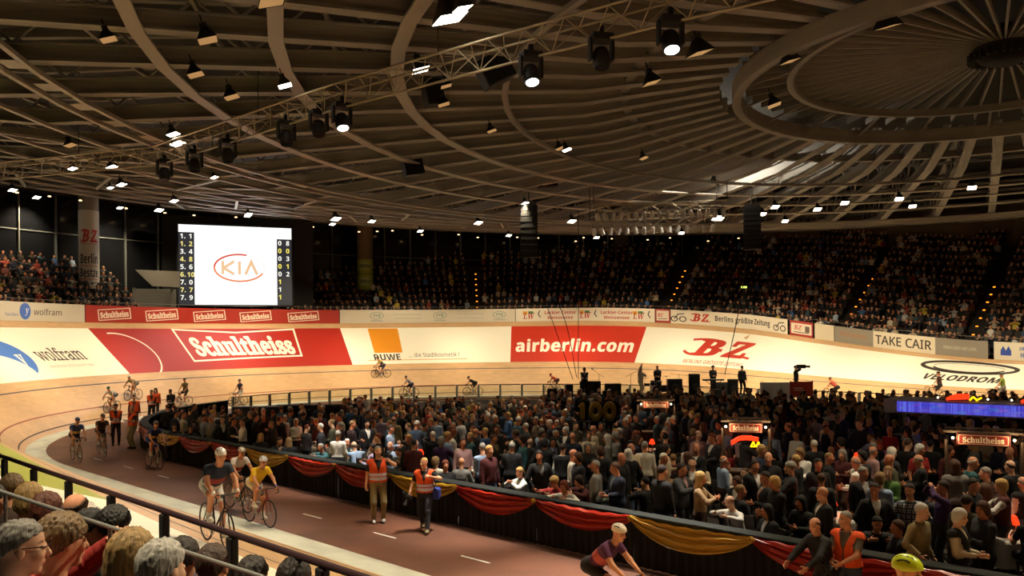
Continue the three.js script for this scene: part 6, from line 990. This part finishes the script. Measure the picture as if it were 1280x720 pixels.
// ---------------------------------------------------------------- screen, columns, truss rig, loudspeakers, small lights
{
  const D = 66, b = atDepth(296, 381, D), w = 134 * D / FPX, h = 98 * D / FPX, t = thing('video_screen', 'huge white video screen with an oval logo and columns of digits', 'screen', [b.x, b.y, b.z], turnTo(b, V(CX - 6, 0, CZ - 6)));
  const tex = canvasTex(1024, 760, (x, W, H) => {
    x.fillStyle = '#ffffff'; x.fillRect(0, 0, W, H); x.fillStyle = '#2c2c30'; x.fillRect(0, 72, 138, H - 72); x.fillRect(W - 138, 110, 138, H - 110);
    x.font = 'bold 62px sans-serif'; x.textAlign = 'center'; x.textBaseline = 'middle';
    const L = ['1.', '1.', '3.', '4.', '5.', '6.', '7.', '7.', '7.'], L2 = ['1', '2', '4', '8', '6', '10', '0', '7', '9']; L.forEach((c, k) => { x.fillStyle = k % 2 ? '#e8d880' : '#f4f0e4'; x.fillText(c, 38, 110 + k * 73); x.fillText(L2[k], 106, 110 + k * 73); });
    const Rr = ['0', '0', '0', '0', '0', '1', '1', '1'], R2 = ['8', '0', '3', '1', '2', '', '', '']; Rr.forEach((c, k) => { x.fillStyle = k % 2 ? '#f0e060' : '#f4f0e4'; x.fillText(c, W - 110, 150 + k * 76); x.fillText(R2[k], W - 36, 150 + k * 76); });
    x.strokeStyle = '#d8784c'; x.translate(540, 402); x.scale(1.22, 1.22); x.translate(-540, -402); x.lineWidth = 13; x.beginPath(); x.ellipse(540, 402, 186, 106, 0, 0.35, 3.35); x.stroke(); x.strokeStyle = '#c84a38'; x.beginPath(); x.ellipse(540, 402, 186, 106, 0, 3.2, 5.0); x.stroke(); x.strokeStyle = '#eed8cc'; x.lineWidth = 8; x.beginPath(); x.ellipse(540, 402, 186, 106, 0, 5.0, 6.7); x.stroke();
    x.strokeStyle = '#dcb48c'; x.lineWidth = 22; x.lineCap = 'butt'; const ln = p => { x.beginPath(); p.forEach((q, i) => i ? x.lineTo(...q) : x.moveTo(...q)); x.stroke(); };
    ln([[416, 350], [416, 454]]); ln([[500, 350], [424, 404], [500, 454]]); ln([[540, 350], [540, 454]]); ln([[584, 454], [628, 352], [672, 454]]);
  });
  obj('cabinet', rbox(w + 0.3, h + 0.3, 0.6, 0.04, 0, h / 2, -0.33), mat(0x141414, 0.7), t);
  obj('screen_face', new THREE.PlaneGeometry(w, h).translate(0, h / 2, 0), mat(0x000000, 0.4, 0, { emissive: 0xffffff, emissiveMap: tex, emissiveIntensity: 1.25 }), t);
  for (const x of [-w * 0.35, w * 0.35]) obj('support_post', box(0.35, b.y - 0.3, 0.35, x, -(b.y - 0.3) / 2 - 0.14, -0.35), mat(0x161616, 0.7), t);
  const l = new THREE.RectAreaLight(0xffffff, 2.0, w * 0.74, h); l.position.copy(V(0, h / 2, 0.06).applyAxisAngle(UPV, t.rotation.y)).add(t.position); l.lookAt(V(0, h / 2, 6).applyAxisAngle(UPV, t.rotation.y).add(t.position)); scene.add(l);
  // stair block between the left stand and the screen
  const q = atDepth(199, 360, 62.5), sb = new THREE.Group(); sb.name = 'wall_stair'; sb.position.set(q.x, 0, q.z); sb.rotation.y = facing(q); scene.add(sb); struct(sb, 'pale parapet over a dark stair opening beside the screen');
  const sc = 62.5 / FPX, sh = new THREE.Shape(); sh.moveTo(-27 * sc, 22 * sc); sh.lineTo(24 * sc, 21 * sc); sh.lineTo(24 * sc, 1 * sc); sh.lineTo(-8 * sc, 2 * sc); sh.closePath();
  obj('parapet', new THREE.ExtrudeGeometry(sh, { depth: 0.25, bevelEnabled: false }).translate(0, q.y, 0), mat(0x8a8478, 0.7), sb);
  obj('stair_back', box(3.0, q.y + 0.0, 0.2, -0.3, q.y / 2, -1.3), mat(0x6a655c, 0.85), sb); for (const e of [-1.75, 0.9]) obj('stair_side', box(0.2, q.y, 1.2, e, q.y / 2, -0.7), mat(0x6a655c, 0.85), sb);
  const q3 = atDepth(300, 378, 69), bw = struct(obj('wall_screen', box(12, 15.0, 0.3, 0, 7.4, 0), mat(0x2e2d2b, 0.9))); bw.position.set(q3.x, 0, q3.z); bw.rotation.y = facing(q3);
}
function column(px, D, r, col, label, y0, y1, draw, cw, ch) {
  const p = atDepth(px, 400, D), t = new THREE.Group(); t.name = numbered('column'); t.position.set(p.x, 0, p.z); t.rotation.y = facing(p); scene.add(t); t.userData = { label, category: 'column', group: 'round hall columns' };
  obj('shaft', new THREE.CylinderGeometry(r, r, 17, 28).translate(0, 8.2, 0), mat(col, 0.75), t);
  const ha = atDepth(px, y0, D).y, hb = atDepth(px, y1, D).y, tex = canvasTex(cw, ch, draw);
  const g = new THREE.CylinderGeometry(r + 0.02, r + 0.02, ha - hb, 40, 1, true, -Math.PI / 2, Math.PI); g.translate(0, (ha + hb) / 2, 0); obj('printed_sleeve', g, mat(0xffffff, 0.6, 0, { map: tex }), t);
}
column(112, 60, 0.66, 0x8d867c, 'pale round column with a printed newspaper sleeve in the left stand', 264, 361, (x, W, H) => { x.fillStyle = '#cfc8be'; x.fillRect(0, 0, W, H); bzMark(x, W * 0.5, H * 0.33, W * 0.62, H * 0.15); x.fillStyle = '#b8423a'; x.fillRect(W * 0.2, H * 0.43, W * 0.6, 4); fitText(x, 'Berlin', SAN, W * 0.5, H * 0.62, W * 0.62, H * 0.13, '#1c1a1a'); x.fillRect(W * 0.2, H * 0.71, W * 0.6, 4); fitText(x, 'Bestze', SAN, W * 0.5, H * 0.8, W * 0.64, H * 0.11, '#1c1a1a'); x.fillRect(W * 0.2, H * 0.88, W * 0.6, 4); }, 256, 640);
column(457, 77, 0.72, 0x7a6248, 'tan round column with a lime green sleeve in the stand', 325, 363, (x, W, H) => { x.fillStyle = '#a0b034'; x.fillRect(0, 0, W, H); for (const k of [0.22, 0.72]) { x.fillStyle = '#b8c070'; x.beginPath(); x.ellipse(W * 0.5, H * k, W * 0.3, H * 0.13, 0, 0, 7); x.fill(); fitText(x, 'messe', SAN, W * 0.5, H * k, W * 0.5, H * 0.12, '#3a4a20'); } x.fillStyle = '#4a5a20'; x.fillRect(0, H * 0.46, W, 6); }, 256, 256);
column(778, 84, 0.72, 0x6a5a44, 'plain round column rising behind the far stand', 300, 310, (x, W, H) => { x.fillStyle = '#5a4c3a'; x.fillRect(0, 0, W, H); }, 16, 16);
// ---- lighting truss over the near barrier with moving heads
const alu = mat(0xb0a48c, 0.4, 0.35);
function trussRun(a, b, w, parent) { // three chords and zigzag lacing, in 2 m bays
  const d = V().subVectors(b, a), L = d.length(), n = Math.max(1, Math.round(L / 2)), u = d.clone().normalize(), side = V().crossVectors(u, UPV).normalize();
  const ch = [[-w / 2, 0], [w / 2, 0], [0, -w * 0.86]].map(([x, y]) => V().addScaledVector(side, x).add(V(0, y, 0)));
  for (let k = 0; k < n; k++) {
    const p = V().lerpVectors(a, b, k / n), q = V().lerpVectors(a, b, (k + 1) / n), gs = ch.map(c => bar(p.clone().add(c), q.clone().add(c), 0.032, 0.032, 6)), m = 4;
    for (let j = 0; j < m; j++) for (const [e, f] of [[0, 2], [1, 2], [0, 1]]) { const s0 = V().lerpVectors(p, q, j / m), s1 = V().lerpVectors(p, q, (j + 1) / m); gs.push(j % 2 ? bar(s0.clone().add(ch[e]), s1.clone().add(ch[f]), 0.017, 0.017, 4) : bar(s0.clone().add(ch[f]), s1.clone().add(ch[e]), 0.017, 0.017, 4)); }
    obj('truss_bay', gs, alu, parent);
  }
}
{
  const TH = 11.7, t = thing('lighting_truss', 'long aluminium lighting truss hung over the near barrier', 'truss');
  const pts = [[-40, 210], [200, 186], [430, 108], [640, 48], [860, -12], [1100, -70]].map(([x, y]) => atHeight(x, y, TH));
  for (let k = 0; k < pts.length - 1; k++) trussRun(pts[k], pts[k + 1], 0.68, t);
  for (let k = 1; k < pts.length; k++) { const m = V().lerpVectors(pts[k - 1], pts[k], 0.6); obj('hanger_cable', bar(m, V(m.x, 13.6, m.z), 0.012, 0.012, 5), blk, t); }
  const onTruss = px => { let best; for (let k = 0; k < pts.length - 1; k++) for (let u = 0; u <= 1; u += 0.01) { const p = V().lerpVectors(pts[k], pts[k + 1], u), e = Math.abs(pixelOf(p)[0] - px); if (!best || e < best.e) best = { e, p }; } return best.p; };
  const headG = lathe([[0.02, 0.14], [0.1, 0.13], [0.14, 0.05], [0.15, -0.12], [0.13, -0.2], [0.12, -0.2]], 16), lensG = new THREE.CircleGeometry(0.115, 20).rotateX(Math.PI / 2).translate(0, -0.195, 0);
  const list = [[838, 1], [751, 0], [663, 1], [428, 1], [398, 0], [358, 0], [283, 0], [243, 0], [205, 0]];
  for (const [px, on] of list) {
    const p = onTruss(px), m = thing('moving_head_lamp', on ? 'lit moving head lamp hanging from the truss' : 'dark moving head lamp hanging from the truss', 'lamp', [p.x, p.y - 0.46, p.z], facing(p, 20), on ? 'lit moving heads' : 'dark moving heads'); m.scale.setScalar(1.35);
    obj('base', rbox(0.36, 0.12, 0.3, 0.02, 0, -0.06, 0), blk, m); obj('clamp', box(0.08, 0.16, 0.08, 0, 0.06, 0), blk, m); for (const s of [-1, 1]) obj('yoke_arm', rbox(0.05, 0.36, 0.14, 0.015, s * 0.19, -0.26, 0), blk, m);
    const hd = obj('lamp_head', headG, blk2, m); hd.position.set(0, -0.36, 0); hd.rotation.x = on ? -0.35 : -0.15; obj('lens', lensG, on ? glow(0xffffff, 14) : mat(0x222630, 0.1), hd);
    if (on) { const q = V(p.x, p.y - 1.25, p.z), tg = { 838: V(-1.6, 0, 19.3), 663: V(-7, 0.9, 17.4), 428: V(-14, 0.8, 16.5) }[px]; spot(q, tg, HEAD_I * (px === 838 ? 1.0 : 0.8), 0.3, 0.8, new THREE.Color(1, 0.92, 0.8), 4); }
  }
  // dark hung loudspeakers among the girders
  for (const [x, y, D, w, h, tl] of [[618, 88, 24, 0.95, 0.8, 0.5], [541, 117, 27, 0.6, 0.8, 0.2], [516, 210, 38, 0.9, 0.7, 0.2], [684, 226, 44, 1.0, 0.7, 0.1], [852, 210, 46, 0.9, 0.9, 0]]) { const p = atDepth(x, y, D), s = thing('hung_loudspeaker', 'black loudspeaker box hung among the roof girders', 'loudspeaker', arr(p), facing(p, 15), 'hung loudspeaker boxes'); s.rotation.order = 'YXZ'; s.rotation.z = tl; obj('cabinet', rbox(w, h, 0.6, 0.03), blk, s); obj('grille', box(w * 0.9, h * 0.88, 0.02, 0, 0, 0.305), mat(0x080808, 0.95), s); obj('cable', bar(V(0, h / 2, 0), V(0, h / 2 + 1.6, 0), 0.02, 0.02, 5), blk, s); }
}
{ // par can rig over the stage
  const a = atDepth(742, 257, 44), b = atDepth(909, 251, 43), t = thing('stage_rig', 'bright aluminium stage rig with rows of chrome lamps', 'rig');
  trussRun(a, b, 0.45, t); const off = V(-SY, 0, -CY).multiplyScalar(2.2), a2 = a.clone().add(off).add(V(0, -0.5, 0)), b2 = b.clone().add(off).add(V(0, -0.5, 0)); trussRun(a2, b2, 0.45, t);
  for (const p of [a, b, a2, b2]) obj('hanger_cable', bar(p, V(p.x, 14, p.z), 0.02, 0.02, 5), blk, t);
  const can = lathe([[0.02, 0.2], [0.09, 0.19], [0.11, 0.1], [0.115, -0.2], [0.1, -0.2], [0.08, 0.08]], 12);
  for (const [p, q, n] of [[a, b, 17], [a2, b2, 15]]) for (let k = 0; k < n; k++) { const m = V().lerpVectors(p, q, (k + 0.5) / n), c = obj('par_can', can, mat(0xdad6ce, 0.3, 0.25), t); c.scale.setScalar(1.05); c.position.set(m.x, m.y - 0.62, m.z); c.rotation.set(0.35 * Math.cos(k), 0, 0.3 * Math.sin(k * 1.7)); obj('yoke', bar(V(0, 0.15, 0), V(0, 0.4, 0), 0.015, 0.015, 4), blk, c); }
}
for (const [x, y0, y1, D, w, label] of [[661, 257, 322, 46, 0.95, 'black line array of stacked loudspeakers left of the stage rig'], [940, 259, 312, 44, 0.9, 'black line array of stacked loudspeakers right of the stage rig']]) {
  const a = atDepth(x, y0, D), h = (y1 - y0) * D / FPX, t = thing('line_array', label, 'loudspeaker', [a.x, a.y - h, a.z], facing(a)), n = 9;
  for (let k = 0; k < n; k++) obj('speaker_module', rbox(w, h / n * 0.94, 0.6, 0.02, 0, h * (k + 0.5) / n, -0.12 * Math.pow((n - k) / n, 2)), blk, t); obj('fly_frame', box(w * 0.9, 0.08, 0.5, 0, h + 0.05, 0), blk2, t); obj('chain', bar(V(0, h, 0), V(0, h + 2.2, 0), 0.03, 0.03, 5), blk, t);
}
for (const [p, label] of [[[[661, 322, 46], [690, 400, 49], [716, 474, 50.3]], 'thin black cable from the left line array to the stage'], [[[668, 322, 46], [706, 400, 49], [721, 472, 50.3]], 'second thin cable from the left line array to the stage'], [[[723, 262, 46], [723, 380, 49], [723, 474, 50.4]], 'thin plumb cable above the stage'], [[[934, 312, 44], [925, 380, 47], [906, 468, 50.2]], 'thin pale cable from the right line array to the stage']]) tag(obj('cable', tubePath(p.map(q => atDepth(...q)), 0.022, 5, 20), mat(0x17150f, 0.8)), label, 'cable');
{ // bright work lamp among the girders that makes the steel around it flare
  const p = atDepth(893, 224, 44), t = flood(V(p.x, p.y, p.z), litM, 0.9, 'bright work lamp thrown up into the roof girders'); t.rotation.x = 2.4; const l = new THREE.PointLight(0xfff4e0, 60, 0, 2); l.position.set(p.x, p.y + 0.75, p.z); l.castShadow = true; l.shadow.radius = 6; scene.add(l);
}
// step lights in the aisles, exit signs, small downlights along the window front
{
  const am = glow(0xff8a20, 3.0);
  for (const s of AISLES.slice(1)) { const px = rimPx(s), n = rowsAt(px); for (let k = 0; k < Math.min(n, 9); k++) { const p = path(s, ROW0 + ROWD * k - 0.02); const q = obj('step_light', rbox(0.16, 0.07, 0.05, 0.01), am); q.position.set(p[0], rowFloor(s, k) + 0.08, p[1]); q.rotation.y = Math.atan2(p[2], p[3]); tag(q, 'small amber step light in a stand aisle', 'light', 'amber step lights'); } }
  for (const [x, y, D, l] of [[930, 359, 66, 'small green exit sign beside the dark line array'], [1182, 354, 68, 'small green exit sign in the far stand']]) { const p = atDepth(x, y, D), q = thing('exit_sign', l, 'sign', arr(p), facing(p)); obj('sign_box', rbox(0.5, 0.2, 0.08, 0.02), mat(0x222222, 0.6), q); obj('sign_face', box(0.46, 0.16, 0.02, 0, 0, 0.045), glow(0xc8e060, 1.6), q); obj('sign_pole', bar(V(0, -2.8, 0), V(0, -0.1, 0), 0.03, 0.03, 6), blk, q); }
  const R = rng(12), dg = lathe([[0.005, 0.06], [0.09, 0.06], [0.11, 0], [0.09, 0.005], [0.005, 0.012]], 10), dm = glow(0xffd090, 4);
  for (let k = 0; k < 46; k++) { const a = lerp(2.5, 4.75, (k + R() * 0.6) / 46), r = 55 + R() * 3.5, y = roofH(r) - 0.35 - R() * 0.5, q = obj('downlight', dg, dm); q.position.set(Math.cos(a) * r, y, Math.sin(a) * r); tag(q, 'tiny warm downlight under the roof edge', 'light', 'tiny downlights along the window front'); }
}
renderer.render(scene, camera);
